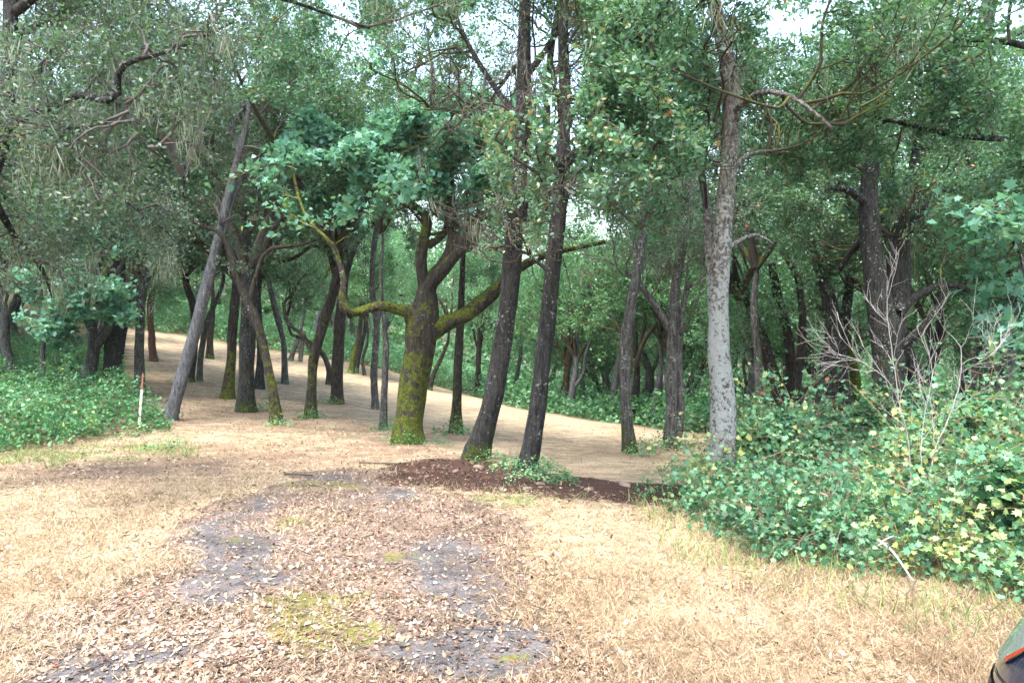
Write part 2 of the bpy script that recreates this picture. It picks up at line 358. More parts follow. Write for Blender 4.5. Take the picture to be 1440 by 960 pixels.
def spline(pts, rad, step=.16, wig=.0, rg=rng):
    pts = np.array(pts, float); rad = np.array(rad, float)
    d = np.r_[0, np.cumsum(np.linalg.norm(np.diff(pts, axis=0), axis=1))]
    n = max(4, int(d[-1]/step)); s = np.linspace(0, d[-1], n)
    P0 = np.vstack([2*pts[0]-pts[1], pts, 2*pts[-1]-pts[-2]])
    k = np.clip(np.searchsorted(d, s, 'right')-1, 0, len(pts)-2); u = ((s-d[k])/(d[k+1]-d[k]))[:, None]
    a, b, c, e = P0[k], P0[k+1], P0[k+2], P0[k+3]
    q = .5*((2*b)+(c-a)*u+(2*a-5*b+4*c-e)*u**2+(-a+3*b-3*c+e)*u**3)
    r = np.interp(s, d, rad)
    if wig and n > 9:
        w = rg.normal(size=(n, 3)); w = np.apply_along_axis(lambda z: np.convolve(z, np.ones(7)/7, 'same'), 0, w)
        w[0] = 0; q = q+w*wig*np.minimum(1, np.arange(n)/6)[:, None]
    return q, r

LEAFKIND = {  # material, leaf length, ratio, up, shape, offset sigma
 'oak': ('oak', .054, .55, .6, 'diamond', .065), 'grey': ('oakgrey', .048, .5, .4, 'diamond', .075),
 'bay': ('bay', .058, .55, .8, 'diamond', .06), 'maple': ('maple', .115, .95, .8, 'maple', .10),
 'far': ('farleaf', .10, .6, .6, 'diamond', .12), 'pale': ('farbright', .10, .6, .6, 'diamond', .13)}
TWIG = {'oak': 'mosstwig', 'grey': 'greytwig', 'bay': 'darktwig', 'maple': 'mosstwig', 'far': 'mosstwig', 'pale': 'greytwig'}

def crown_parts(stems, kind, n=(8, 7, 6), L=(2.6, 1.1, .5), m=50, t0=.35, zmin=None, zmax=None, up=.15, wig=.28, lichen=0, rg=rng, ang=(35, 80), keep=None, lk=None, bias=None):
    """stems: list of (P,R). returns twig tube mesh data and leaf centres (same coordinates as stems)"""
    S = 24
    PP = np.stack([np.stack([np.interp(np.linspace(0, 1, S), np.linspace(0, 1, len(p)), p[:, c]) for c in range(3)], -1) for p, r in stems])
    RR = np.stack([np.interp(np.linspace(0, 1, S), np.linspace(0, 1, len(r)), r) for p, r in stems])
    A = grow(PP, RR, n[0], L[0], ang, up, wig, 10, t0, rfac=.38, rmin=.018, rg=rg, bias=bias)
    B = grow(A[0], A[1], n[1], L[1], (30, 75), up*.6, wig, 7, .15, rfac=.6, rmin=.008, rg=rg)
    Cc = grow(B[0], B[1], n[2], L[2], (25, 75), .0, wig, 5, .15, rfac=.6, rmin=.004, rg=rg)
    vs = []; fs = []; off = 0
    for (P, R), k in ((A, 6), (B, 4), (Cc, 3)):
        if zmin is not None:
            ok = P[:, -1, 2] > zmin-.25
            P, R = P[ok], R[ok]
        if zmax is not None: ok = P[:, 0, 2] < zmax; P, R = P[ok], R[ok]
        if len(P) == 0: continue
        v_, f_, _ = tubes(P, R, k); vs.append(v_); fs.append(f_+off); off += len(v_)
    tw = (np.vstack(vs), np.vstack(fs))
    P = Cc[0]; m = int(round(m*(1.3 if kind in ('oak', 'grey', 'bay') and lk is None and m > 10 else 1))); i = np.repeat(np.arange(len(P)), m); t = rg.random(len(i))**.8
    c, _ = interpP(P, i, t); c = c+rg.normal(size=c.shape)*(lk or LEAFKIND[kind])[5]*np.array([1, 1, .8])
    ok = np.ones(len(c), bool)
    if zmin is not None: ok &= c[:, 2] > zmin+(rg.random(len(c))-.5)*.5
    if zmax is not None: ok &= c[:, 2] < zmax
    if keep is not None: ok &= keep(c)
    lc = None
    if lichen:
        P2 = B[0]; j = np.repeat(rg.choice(len(P2), lichen), 22); tt = np.repeat(rg.random(lichen), 22)
        lc, _ = interpP(P2, j, tt); lc = lc+rg.normal(size=lc.shape)*np.array([.05, .05, .09])-np.array([0, 0, .08])
        if zmin is not None: lc = lc[lc[:, 2] > zmin-.5]
        if zmax is not None: lc = lc[lc[:, 2] < zmax]
    return tw, c[ok], lc
def lichen_mesh(c, size=.17):
    return leafmesh('lichen', c, size, M['lichen'], shape='diamond', ratio=.055, up=0, axis_=np.array([[0, 0, -1.]]))

def stem_mesh(stems, mat, k=14, rough=.14, moss=None, rg=rng, flare=True):
    """stems: list of (P,R); moss: function(P_vertex, upfacing)->0..1"""
    vs = []; fs = []; ms = []; off = 0
    for p, r in stems:
        v_, f_, up = tubes(p[None], r[None], k, rough, rg)
        mo = np.zeros(len(v_)) if moss is None else moss(v_, up)
        vs.append(v_); fs.append(f_+off); ms.append(mo); off += len(v_)
        cap = np.array([[off-k+i for i in range(k)]])
        vs.append(p[-1:][...]); ms.append(mo[-1:]);
        fs.append(np.array([[off-k+i, off-k+(i+1) % k, off, off] for i in range(k)])[:, [0, 1, 2, 3]])
        off += 1
    F4 = np.vstack(fs)
    tri = F4[:, 2] == F4[:, 3]
    # triangles as degenerate quads are avoided: make them quads with the previous ring vertex order
    V = np.vstack(vs); mo = np.concatenate(ms)
    me = bpy.data.meshes.new('trunk')
    q = F4[~tri]; t_ = F4[tri][:, :3]
    loops = np.concatenate([q.ravel(), t_.ravel()]).astype(np.int32)
    starts = np.concatenate([np.arange(len(q))*4, len(q)*4+np.arange(len(t_))*3]).astype(np.int32)
    me.vertices.add(len(V)); me.vertices.foreach_set('co', V.astype(np.float32).ravel())
    me.loops.add(len(loops)); me.loops.foreach_set('vertex_index', loops)
    me.polygons.add(len(starts)); me.polygons.foreach_set('loop_start', starts)
    me.polygons.foreach_set('use_smooth', np.ones(len(starts), bool))
    me.attributes.new('moss', 'FLOAT', 'POINT').data.foreach_set('value', mo.astype(np.float32))
    me.update(calc_edges=True); me.materials.append(mat); return me

def moss_fn(low=0., lowh=1., upf=0., side=0., base=0.):
    """low: moss at the foot fading over lowh metres; upf: on top of limbs; base: everywhere"""
    def f(v, up):
        return base+low*np.clip(1-v[:, 2]/lowh, 0, 1)+upf*np.clip(up*.9+.1, 0, 1)
    return f

def px_stem(spec, D0, base=None, step=.16, wig=.012, rg=rng, flare=True):
    pts = []; rad = []
    for s in spec:
        dd = s[3] if len(s) > 3 else 0
        pts.append(pix(s[0], s[1], D0+dd)); rad.append(s[2]*.42*(D0+dd)/F)
    if base is not None: pts[0] = np.array(base, float)
    p, r = spline(pts, rad, step, wig, rg)
    if flare and base is not None:
        h = p[:, 2]-p[0, 2]; r = r*(1+.35*np.exp(-h/.16)); p[0, 2] -= .15
    return p, r
def extend(stem, ztop, lean=.12, rg=rng):
    """carry a stem on up to height ztop above the frame"""
    p, r = stem
    if p[-1, 2] > ztop: return stem
    d = nrm((p[-1]-p[-min(8, len(p)-1)])[None])[0]; pts = [p[-1]]; rr = [r[-1]]
    n = 5; h = (ztop-p[-1, 2])/n
    for i in range(n):
        d = nrm((d*.6+np.array([rg.normal()*lean, rg.normal()*lean, .8]))[None])[0]
        pts.append(pts[-1]+d*h/max(.35, d[2])); rr.append(r[-1]*(1-.85*(i+1)/n))
    q, s = spline(pts, rr, .2, .01, rg)
    return np.vstack([p, q[1:]]), np.r_[r, s[1:]]

BASES = []
def hero(name, label, base_px, stems, mat, kind, cat='tree', group=None, ztop=None, crown=None, moss=None, sides=14, limbs=None, depth=None, part_label=None, weeds=None, k_rough=.14, crown2=None, base=None, moss_limb=None):
    b = np.array(base) if base is not None else at(*base_px); D = b[1]
    t = empty(name, b, label, cat, group)
    ss = []
    for i, s in enumerate(stems):
        st = px_stem(s, D, b if i == 0 else None)
        st = (st[0]-b, st[1]); ss.append(st)
    full = [extend(s, ztop) if (ztop and i == 0) else s for i, s in enumerate(ss)]
    link('trunk', stem_mesh(full, M[mat], sides, k_rough, moss), t)
    lb = []
    for s in (limbs or []):
        st = px_stem(s, D, None, flare=False); st = (st[0]-b, st[1]); lb.append(st)
        link('limb', stem_mesh([st], M[mat], 12, .16, moss_limb or moss), t)
    def do_crown(cr):
        cr = dict(cr); lb_only = cr.pop('limbs_only', False); kd = cr.pop('kind', kind); sel = cr.pop('sel', None)
        src = (lb if lb_only else full+lb)
        if sel is not None: src = [src[i] for i in sel]
        for key in ('zmin', 'zmax'):
            if cr.get(key) is not None: cr[key] -= b[2]
        kb = cr.pop('kbox', None)
        if kb:
            def keep(c, kb=kb):
                px, py = proj(c[:, 0]+b[0], c[:, 1]+b[1], c[:, 2]+b[2]); j = (vnoise(c[:, 0]*2+9, c[:, 2]*2+c[:, 1])-.5)*130+(vnoise(c[:, 0]*6+9, c[:, 2]*6+c[:, 1]*3)-.5)*60
                o = np.zeros(len(c), bool)
                for q in kb: o |= (px+j > q[0]) & (px+j < q[2]) & (py+j*.6 > q[1]) & (py+j*.6 < q[3])
                return ~o
            cr['keep'] = keep
        lk = LEAFKIND[kd]
        size = cr.pop('size', lk[1])
        tw, c, lc = crown_parts(src, kd, **cr)
        if b[1] < 20:
            w = c+b; px, py = proj(w[:, 0], w[:, 1], w[:, 2]); cut = np.zeros(len(c), bool)
            for tl, Dt in (([(690, 480), (712, 440), (721, 360), (728, 280), (733, 200), (738, 0)], 10.4), ([(765, 480), (781, 350), (788, 325), (792, 190), (794, 120), (796, 0)], 9.6), ([(1011, 480), (1012, 400), (1019, 300), (1025, 230), (1026, 130), (1012, 0)], 8.2), ([(268, 490), (298, 375), (311, 320), (333, 230), (345, 180)], 14), ([(1246, 470), (1226, 360), (1222, 300), (1226, 230)], 10.5), ([(1266, 430), (1276, 330), (1285, 260)], 10.8)):
                ty = np.array([q[1] for q in tl])[::-1]; tx = np.interp(py, ty, np.array([q[0] for q in tl])[::-1])
                cut |= (np.abs(px-tx) < 6+46*vnoise(w[:, 0]*3.1+7, w[:, 2]*3.1+w[:, 1])) & (py > ty[0]) & (py < ty[-1]) & (w[:, 1] < Dt+.2)
            c = c[~(cut & (rng.random(len(c)) < .93))]
        link('branches', mkmesh('branches', tw[0], tw[1], M[TWIG[kd]], True), t)['kind'] = 'stuff'
        if lc is not None and len(lc) and b[1] < 20:
            w = lc+b; px, py = proj(w[:, 0], w[:, 1], w[:, 2]); lc = lc[~((np.abs(px-np.interp(py, [180, 375, 490], [345, 298, 268])) < 34) & (py > 150))]
        link('crown', leafmesh('crown', c, size, M[lk[0]], ratio=lk[2], up=lk[3], shape=lk[4]), t)
        if lc is not None and len(lc): link('hanging_lichen', lichen_mesh(lc), t)['kind'] = 'stuff'
    if crown: do_crown(crown)
    if crown2: do_crown(crown2)
    if weeds: BASES.append((b, weeds, label))
    return t

# ------------------------------------------------------------------ shared crowns for trees whose tops read as foliage only
def proto_crown(kind, seed, n, L, m, size, H=7.0, droop=0.1, zmin=-.5, lichen=0, nst=3):
    rg = np.random.default_rng(seed); sts = []
    for i in range(nst):
        a = i*2*pi/nst+rg.random(); pts = [(0, 0, -.5)]; d = np.array([math.cos(a)*.45, math.sin(a)*.45, .9])
        p = np.array([0, 0, -.5]); 
        for j in range(5):
            d = nrm((d+rg.normal(size=3)*.25+np.array([0, 0, .12]))[None])[0]; p = p+d*H/5; pts.append(p.copy())
        sts.append(spline(pts, np.linspace(.10, .02, 6), .25, .03, rg))
    tw, c, lc = crown_parts(sts, kind, n, L, m, t0=.12, zmin=zmin, up=droop, wig=.3, lichen=lichen, rg=rg)
    # include the ascending limbs in the branch mesh
    vs, fs, off = [tw[0]], [tw[1]], len(tw[0])
    for p, r in sts:
        v_, f_, _ = tubes(p[None], r[None], 7, .1, rg); vs.append(v_); fs.append(f_+off); off += len(v_)
    lk = LEAFKIND[kind]
    return dict(branches=mkmesh('branches', np.vstack(vs), np.vstack(fs), M[TWIG[kind]], True),
                crown=leafmesh('crown', c, size, M[lk[0]], ratio=lk[2], up=lk[3], shape='diamond', rg=rg),
                lichen=lichen_mesh(lc) if lc is not None and len(lc) else None)
CR = {
 'oakA': proto_crown('oak', 1, (8, 7, 6), (3.2, 1.4, .6), 30, .085, H=5.5, lichen=60),
 'oakB': proto_crown('grey', 2, (8, 7, 6), (3.4, 1.4, .6), 26, .08, H=5.5, lichen=120),
 'far1': proto_crown('far', 3, (8, 7, 6), (3.6, 1.6, .7), 14, .12, H=7, droop=-.02, zmin=-3),
 'far2': proto_crown('far', 4, (8, 7, 6), (3.4, 1.6, .7), 14, .12, H=6.5, droop=.1, zmin=-2.6),
 'pale': proto_crown('pale', 6, (8, 7, 6), (3.2, 1.5, .7), 17, .11, H=5.5, droop=-.08, zmin=-3.4),
 'oakC': proto_crown('oak', 8, (7, 7, 6), (3.0, 1.4, .6), 24, .09, H=5.5, droop=.0, zmin=-2.6, lichen=60),
}
def add_crown(t, key, loc, rot, scl):
    for part in ('branches', 'crown', 'lichen'):
        me = CR[key][part]
        if me is None: continue
        o = link({'lichen': 'hanging_lichen'}.get(part, part), me, t, loc); o.rotation_euler = (0, 0, rot)
        o.scale = (scl, scl, scl)
        if part != 'crown': o['kind'] = 'stuff'

def mid(name, label, base_px, stems, mat, key, moss=None, ctop=4.0, scl=1., group=None, weeds=None, sides=10):
    b = at(*base_px); D = b[1]; t = empty(name, b, label, 'tree', group)
    full = []
    for i, s in enumerate(stems):
        p, r = px_stem(s, D, b if i == 0 else None, step=.22, wig=.03); st = (p-b, r)
        full.append(extend(st, max(ctop+1.2, st[0][-1, 2]+.3)) if i == 0 else st)
    link('trunk', stem_mesh(full, M[mat], sides, .16, moss), t)
    p = full[0][0]; k = int(np.argmin(np.abs(p[:, 2]-ctop)))
    add_crown(t, key, p[k], rng.random()*6.28, scl)
    if weeds: BASES.append((b, weeds, label))
    return t

# ------------------------------------------------------------------ the trees one can tell apart
# the mossy oak in the middle of the clearing
hero('oak_tree', 'stout oak wrapped in green moss with a low bent arm', (573, 622),
     [[(573, 622, 50), (578, 560, 46), (588, 500, 46), (594, 455, 54), (598, 425, 40), (602, 400, 30), (626, 372, 26), (640, 335, 24), (632, 300, 22), (618, 262, 16), (612, 215, 13), (606, 170, 10)]],
     'bmoss', 'maple', ztop=7.5, moss=moss_fn(.5, 2.4, .5, base=.26), moss_limb=moss_fn(0, 1, .45, base=.40), sides=20,
     limbs=[[(586, 470, 34), (579, 440, 26, -.1), (562, 436, 19, -.2), (538, 430, 18, -.3), (512, 436, 17, -.4), (490, 440, 17, -.5), (481, 420, 15, -.5), (484, 398, 12, -.5), (478, 372, 9, -.5), (468, 345, 8, -.4), (445, 322, 7, -.3), (428, 300, 6, -.2), (417, 268, 5, 0), (411, 228, 3, 0)],
            [(598, 470, 40), (625, 455, 28, .1), (655, 442, 25, .2), (688, 415, 23, .3), (712, 392, 20, .4), (745, 368, 14, .6), (790, 352, 10, .8), (850, 340, 7, 1.0)],
            [(600, 440, 30), (597, 400, 22), (592, 370, 20, -.1), (594, 340, 18, -.1), (600, 310, 16, -.1), (584, 292, 12, -.1), (572, 280, 9, -.1), (556, 262, 6, -.2)],
            [(606, 398, 24), (632, 370, 20, -.1), (650, 345, 17, -.2), (655, 318, 15, -.2), (682, 300, 11, -.3), (706, 286, 9, -.4), (730, 280, 6, -.4)],
            [(640, 340, 16), (658, 350, 12, .3), (672, 332, 10, .3), (676, 305, 8, .3), (670, 282, 6, .3)],
            [(601, 345, 14), (616, 336, 12), (628, 320, 10, .2), (634, 270, 9, .3), (640, 215, 8, .3), (655, 150, 6, .2)]],
     crown=dict(n=(4, 4, 4), L=(1.7, .8, .4), m=8, t0=.5, kbox=[(575, 30, 690, 135)], zmin=3.7, up=.12, lk=LEAFKIND['maple']), weeds=1.0)
# dark leaning trunks in front
hero('tall_tree', 'dark leaning trunk with a moss skirt, left one of the leaning pair', (668, 646),
     [[(668, 646, 40), (684, 590, 34), (699, 530, 32), (712, 450, 31), (721, 360, 30), (728, 280, 28), (733, 200, 27), (737, 120, 24), (738, 40, 22), (742, -60, 18)],
      [(722, 330, 20), (742, 300, 15, .1), (757, 240, 14, .1), (768, 180, 12, .2), (772, 90, 11, .3), (790, -20, 8, .4)]],
     'bdark', 'oak', ztop=11, moss=moss_fn(.75, .75, .0), sides=18,
     limbs=[[(735, 170, 14), (700, 130, 10, .2), (662, 70, 8, .4), (640, 20, 6, .5)], [(738, 110, 12), (775, 60, 9, -.2), (800, 10, 7, -.3)], [(730, 230, 9), (690, 190, 7, .3), (650, 160, 5, .6), (600, 150, 4, .9)]],
     crown=dict(n=(7, 6, 5), L=(2.0, 1.0, .45), m=22, kbox=[(380, 120, 700, 420), (570, 30, 690, 140), (740, 80, 790, 330), (655, 230, 745, 420)], t0=.55, zmin=4.6, lichen=40, zmax=8), weeds=.9)
hero('tall_tree', 'dark leaning trunk with smooth bark, right one of the leaning pair', (741, 660),
     [[(741, 662, 30), (752, 600, 27), (762, 530, 27), (771, 440, 27), (781, 350, 26), (789, 270, 24), (792, 200, 24), (794, 120, 20), (792, 40, 18), (800, -60, 14)]],
     'bdark', 'bay', ztop=11, moss=moss_fn(.3, .3, .0), sides=18,
     limbs=[[(777, 385, 9), (758, 370, 7, .1), (735, 352, 5, .2), (700, 345, 4, .3)], [(790, 200, 12), (815, 140, 9, .2), (850, 70, 8, .4), (870, 10, 6, .5)], [(788, 230, 10), (825, 205, 8, -1.2), (870, 210, 6, -2.2), (925, 235, 5, -2.8)], [(788, 260, 9), (805, 225, 7, -1.5), (825, 225, 5, -2.4), (840, 255, 4, -2.9)], [(790, 240, 9), (770, 215, 6, -1.5), (760, 225, 5, -2.2), (762, 255, 4, -2.7)]],
     crown=dict(n=(8, 6, 5), L=(1.5, .8, .4), m=44, kbox=[(400, 0, 715, 480), (560, 0, 800, 195)], t0=.42, zmin=2.95, lichen=30, zmax=7.8), weeds=1.1)
# the tall lichen covered trunk right of the clearing
hero('tall_tree', 'tall trunk crusted in pale lichen with a torn red bark strip', (1020, 700),
     [[(1020, 700, 46), (1019, 650, 42), (1018, 600, 41), (1016, 550, 38), (1011, 500, 34), (1011, 440, 31), (1013, 380, 32), (1019, 300, 30), (1025, 230, 28), (1028, 160, 26), (1026, 100, 26), (1012, 40, 22), (1000, -30, 20)],
      [(1004, 470, 16), (1000, 400, 15, .2), (996, 330, 14, .3), (990, 270, 12, .4), (975, 200, 10, .6)]],
     'bwhite', 'oak', ztop=11, moss=moss_fn(.1, 1, .0, base=.08), sides=20,
     limbs=[[(1026, 130, 12), (990, 90, 9, -.3), (960, 70, 7, -.6), (910, 60, 5, -.8)], [(1027, 160, 11), (1070, 130, 9, -.4), (1120, 140, 7, -.8), (1170, 180, 5, -1.)], [(1024, 240, 9), (1060, 215, 7, .3), (1110, 215, 5, .5)], [(1020, 350, 8), (1060, 330, 6, .4), (1090, 345, 4, .7)]],
     crown=dict(n=(8, 7, 6), L=(2.2, 1.0, .45), m=36, t0=.52, zmin=4.3, lichen=110, zmax=9.5, kind='oak'))
hero('oak_tree', 'thin mossy footed tree alone on the clearing left of the lichen trunk', (887, 637),
     [[(887, 637, 24), (882, 600, 20), (879, 545, 18), (879, 490, 18), (886, 440, 18), (893, 400, 16), (905, 330, 14), (915, 250, 12)]],
     'bgrey', 'grey', ztop=9, moss=moss_fn(.75, 1.3, .0), crown=dict(n=(14, 8, 6), L=(2.2, 1.0, .5), m=32, t0=.45, zmin=3.2, lichen=50, zmax=7.8), weeds=.9)
hero('oak_tree', 'forked grey tree on the clearing beside the pale lichen trunk', (942, 630),
     [[(942, 632, 26), (944, 590, 22), (946, 530, 21), (947, 460, 20), (950, 400, 15), (960, 350, 13), (972, 300, 11)],
      [(946, 470, 14), (925, 435, 11, .1), (903, 405, 10, .2), (880, 380, 8, .3)], [(950, 628, 14), (958, 580, 13), (955, 520, 12), (956, 460, 11), (968, 400, 9)]],
     'bgrey', 'grey', ztop=9, moss=moss_fn(.5, 1.1, .1), crown=dict(n=(9, 7, 6), L=(2.2, 1.0, .5), m=28, t0=.5, zmin=3.3, lichen=40, zmax=7.8), weeds=1.2)
# the dark oaks over the brambles on the right
hero('oak_tree', 'biggest dark oak with a broad double trunk behind the leafless bush', (1243, 640),
     [[(1243, 650, 56), (1246, 580, 50), (1250, 520, 48), (1246, 470, 48), (1236, 420, 38), (1226, 360, 34), (1222, 300, 30), (1226, 230, 26), (1236, 160, 22), (1240, 90, 18)],
      [(1252, 500, 34), (1262, 430, 34, .2), (1268, 360, 32, .3), (1280, 290, 28, .3), (1292, 220, 22, .3), (1300, 150, 16, .3)]],
     'bdark', 'oak', ztop=10, moss=moss_fn(.35, 2.2, .3, base=.1), sides=20,
     limbs=[[(1225, 290, 16), (1190, 265, 12, -.2), (1160, 262, 10, -.4), (1120, 250, 7, -.6)], [(1276, 330, 18), (1310, 280, 14, -.2), (1350, 262, 11, -.4), (1400, 268, 8, -.6), (1450, 250, 6, -.8)],
            [(1262, 440, 18), (1290, 415, 14, .2), (1330, 400, 11, .3), (1370, 410, 9, .4), (1410, 425, 6, .5)], [(1250, 500, 14), (1290, 470, 12, -.3), (1320, 430, 9, -.5), (1330, 400, 6, -.6)], [(1224, 330, 12), (1200, 350, 10, .5), (1180, 380, 8, .8)]],
     crown=dict(n=(6, 6, 6), L=(2.3, 1.0, .45), m=30, t0=.35, zmin=3.5, lichen=130, zmax=7.8), crown2=None)
hero('oak_tree', 'black sloping trunk with lichen blotches left of the big double oak', (1150, 625),
     [[(1150, 630, 36), (1160, 570, 34), (1168, 510, 32), (1172, 460, 26), (1160, 400, 20), (1145, 350, 16), (1135, 290, 12)],
      [(1192, 625, 26), (1188, 560, 24), (1182, 500, 22), (1190, 440, 16, .3), (1196, 380, 14, .4), (1200, 310, 12, .5)]],
     'bdark', 'oak', ztop=9, moss=moss_fn(.2, 1, .25, base=.12), crown=dict(n=(8, 6, 6), L=(2.2, 1.0, .45), m=28, t0=.5, zmin=3.6, lichen=80, zmax=7.8))
hero('oak_tree', 'leaning trunk furred with golden moss between the two dark oaks', (1206, 625), [[(1206, 630, 20), (1206, 570, 19), (1200, 520, 17), (1188, 480, 13), (1170, 450, 10), (1150, 430, 7)]],
     'bmoss', 'oak', ztop=None, moss=moss_fn(.6, 3, .4, base=.35), crown=dict(n=(8, 5, 4), L=(1.0, .6, .3), m=6, t0=.6))
mid('oak_tree', 'many stemmed oak with splayed mossy limbs just right of the lichen trunk', (1100, 612),
    [[(1100, 618, 34), (1098, 570, 30), (1085, 520, 22), (1070, 470, 17), (1050, 420, 13), (1035, 385, 9)], [(1104, 600, 24), (1112, 540, 20, .2), (1110, 480, 17, .3), (1095, 420, 15, .3), (1085, 370, 13, .3)], [(1108, 600, 18), (1125, 520, 15, -.2), (1130, 450, 13, -.2), (1122, 390, 11, -.2), (1100, 350, 9, -.2)], [(1100, 560, 12), (1140, 545, 10, .4), (1175, 520, 8, .8), (1100, 440, 0, .8)][:3]],
    'bmoss', 'oakA', moss_fn(.2, 2, .5, base=.12), 4.2, 1.)
mid('oak_tree', 'narrow straight trunk at the clearing edge right of the lichen trunk', (1069, 620), [[(1069, 620, 15), (1069, 560, 14), (1066, 500, 13), (1060, 440, 12), (1064, 380, 10)]], 'bgrey', 'oakC', moss_fn(.2, 1, .1), 4.6, .9)

# left side
hero('tall_tree', 'pale slanting bare trunk rising from the weeds at left', (238, 590),
     [[(238, 592, 23), (254, 540, 21), (268, 490, 20), (284, 430, 19), (298, 375, 17), (311, 320, 16), (320, 280, 14), (333, 230, 13), (345, 180, 11), (350, 150, 7)],
      [(312, 330, 12), (324, 290, 10, .1), (336, 262, 9, .2), (355, 235, 6, .3), (368, 215, 4, .3)], [(338, 220, 8), (328, 180, 6), (340, 155, 5), (370, 140, 3)]],
     'bpale', 'grey', ztop=None, moss=None, crown=dict(n=(9, 4, 3), L=(1.0, .5, .25), m=3, t0=.6), weeds=1.2)
hero('oak_tree', 'dark broad trunk behind the slanting log in the left weeds', (157, 556),
     [[(157, 560, 32), (158, 510, 29), (160, 450, 28), (164, 390, 25), (170, 330, 20), (172, 270, 16), (166, 210, 13)]],
     'bdark', 'grey', ztop=10, moss=moss_fn(.35, 2, .1), crown=dict(n=(20, 8, 6), L=(3.0, 1.2, .5), m=28, t0=.4, zmin=3.9, lichen=110, zmax=9.5), weeds=1.2)
hero('dead_trunk', 'grey dead pole leaning on the dark broad trunk at left', (110, 548), [[(110, 550, 15), (125, 510, 14), (140, 470, 13), (148, 440, 12, .2), (165, 380, 11, .3), (178, 320, 9, .4), (186, 270, 6, .4)]], 'bgrey', 'grey', 'dead tree' if False else 'tree')
hero('oak_tree', 'straight blue grey trunk behind the white and orange stake', (197, 556), [[(197, 558, 16), (196, 500, 15), (198, 440, 14), (202, 380, 13), (205, 320, 11), (200, 250, 9)]],
     'bgrey', 'grey', ztop=10, crown=dict(n=(18, 8, 6), L=(2.6, 1.1, .5), m=26, t0=.45, zmin=4.2, lichen=80, zmax=9.5), weeds=.8)
mid('oak_tree', 'reddish crooked trunk on the left rise of the clearing', (216, 508), [[(216, 508, 13), (213, 470, 11), (211, 430, 10), (218, 390, 10), (212, 340, 8)]], 'bred', 'oakB', None, 4.5, 1., weeds=.8)
mid('oak_tree', 'left trunk of the close pair in green weeds behind the slanting trunk', (266, 536), [[(266, 538, 15), (272, 490, 14), (274, 440, 13), (262, 400, 10), (255, 350, 8)]], 'bmoss', 'oakA', moss_fn(.3, 2, .2), 4., 1., weeds=1.1)
mid('oak_tree', 'right thinner trunk of the close pair in green weeds behind the slanting trunk', (280, 535), [[(280, 536, 10), (284, 490, 9), (292, 450, 9), (306, 420, 7)]], 'bgrey', 'oakC', None, 4.4, .9)
mid('oak_tree', 'small mossy trunk high on the slope left of the broad mossy trunk', (295, 504), [[(295, 506, 12), (295, 480, 11), (297, 450, 10), (300, 420, 8)]], 'bmoss', 'oakC', moss_fn(.5, 2.5, .1), 4.2, 1., weeds=1.)
mid('oak_tree', 'mossy based trunk left of the thickest trunk of the left grove', (319, 560), [[(319, 562, 24), (323, 520, 17), (326, 470, 16), (330, 430, 15), (333, 380, 12)]], 'bmoss', 'oakA', moss_fn(.7, 2.6, .0, base=.05), 4.0, 1.1)
mid('oak_tree', 'thickest dark trunk of the left grove speckled with lichen', (345, 578), [[(345, 580, 31), (348, 530, 26), (350, 480, 25), (352, 430, 24), (350, 380, 20), (344, 330, 15)]], 'bdark', 'oakB', moss_fn(.55, 2.2, .0), 4.0, 1.1, weeds=1.2, sides=14)
mid('oak_tree', 'crooked slim mossy trunk in front of the thickest trunk of the left grove', (389, 597), [[(389, 598, 19), (384, 550, 15), (374, 500, 14), (365, 460, 14), (352, 430, 13), (338, 400, 11), (325, 360, 9), (312, 330, 7), (275, 312, 6), (258, 280, 5), (262, 240, 4)], [(350, 425, 9), (360, 390, 8, .1), (378, 352, 7, .2), (420, 345, 6, .3), (450, 335, 4, .4)]], 'bmoss', 'oakB', moss_fn(.5, 3, .2, base=.1), 5.6, .8, weeds=1.)
mid('oak_tree', 'dark trunk glimpsed just behind the crooked slim mossy trunk', (364, 547), [[(364, 548, 15), (366, 500, 12), (364, 450, 11)]], 'bdark', 'oakA', None, 4.5, 1.)
mid('oak_tree', 'slender twisted grey trunk midway up the slope left of centre', (401, 540), [[(401, 541, 12), (400, 510, 10), (398, 480, 9), (392, 455, 10), (384, 425, 9), (376, 390, 7)]], 'bgrey', 'oakC', None, 4.4, 1., weeds=.9)
mid('oak_tree', 'twin leaning far trunks at the top edge of the clearing', (408, 507), [[(408, 508, 8), (414, 490, 8), (420, 475, 7)], [(422, 508, 8), (424, 490, 7), (428, 465, 6)]], 'bgrey', 'far2', None, 3.6, 1., weeds=.8)
mid('oak_tree', 'mossy trunk spreading into a wide fork left of the lichen spotted straight one', (436, 588), [[(436, 589, 19), (438, 545, 16), (441, 505, 17), (450, 470, 16), (461, 435, 17), (470, 400, 14), (478, 360, 11), (470, 320, 9)], [(443, 500, 10), (425, 470, 7, .3), (405, 455, 6, .5), (398, 425, 5, .5)]], 'bmoss', 'oakA', moss_fn(.4, 3, .2, base=.15), 4.6, .95, weeds=1.)
mid('oak_tree', 'grey spotted straight trunk behind the bent mossy arm', (474, 567), [[(474, 568, 22), (475, 520, 19), (477, 470, 18), (482, 420, 17), (486, 370, 13)], [(482, 405, 12), (500, 345, 9, .1), (530, 308, 8, .2), (565, 285, 7, .3), (600, 278, 5, .4), (640, 262, 4, .5)], [(480, 420, 12), (462, 350, 10, -.2), (440, 322, 8, -.3), (420, 295, 7, -.4), (414, 255, 6, -.4), (409, 222, 4, -.4)], [(466, 358, 8, -.2), (440, 345, 7, -.1), (415, 362, 6, 0), (390, 366, 5, .2), (350, 340, 4, .4)]], 'bmoss', 'oakB', moss_fn(.2, 1, .5, base=.2), 5.2, 1., weeds=1.)
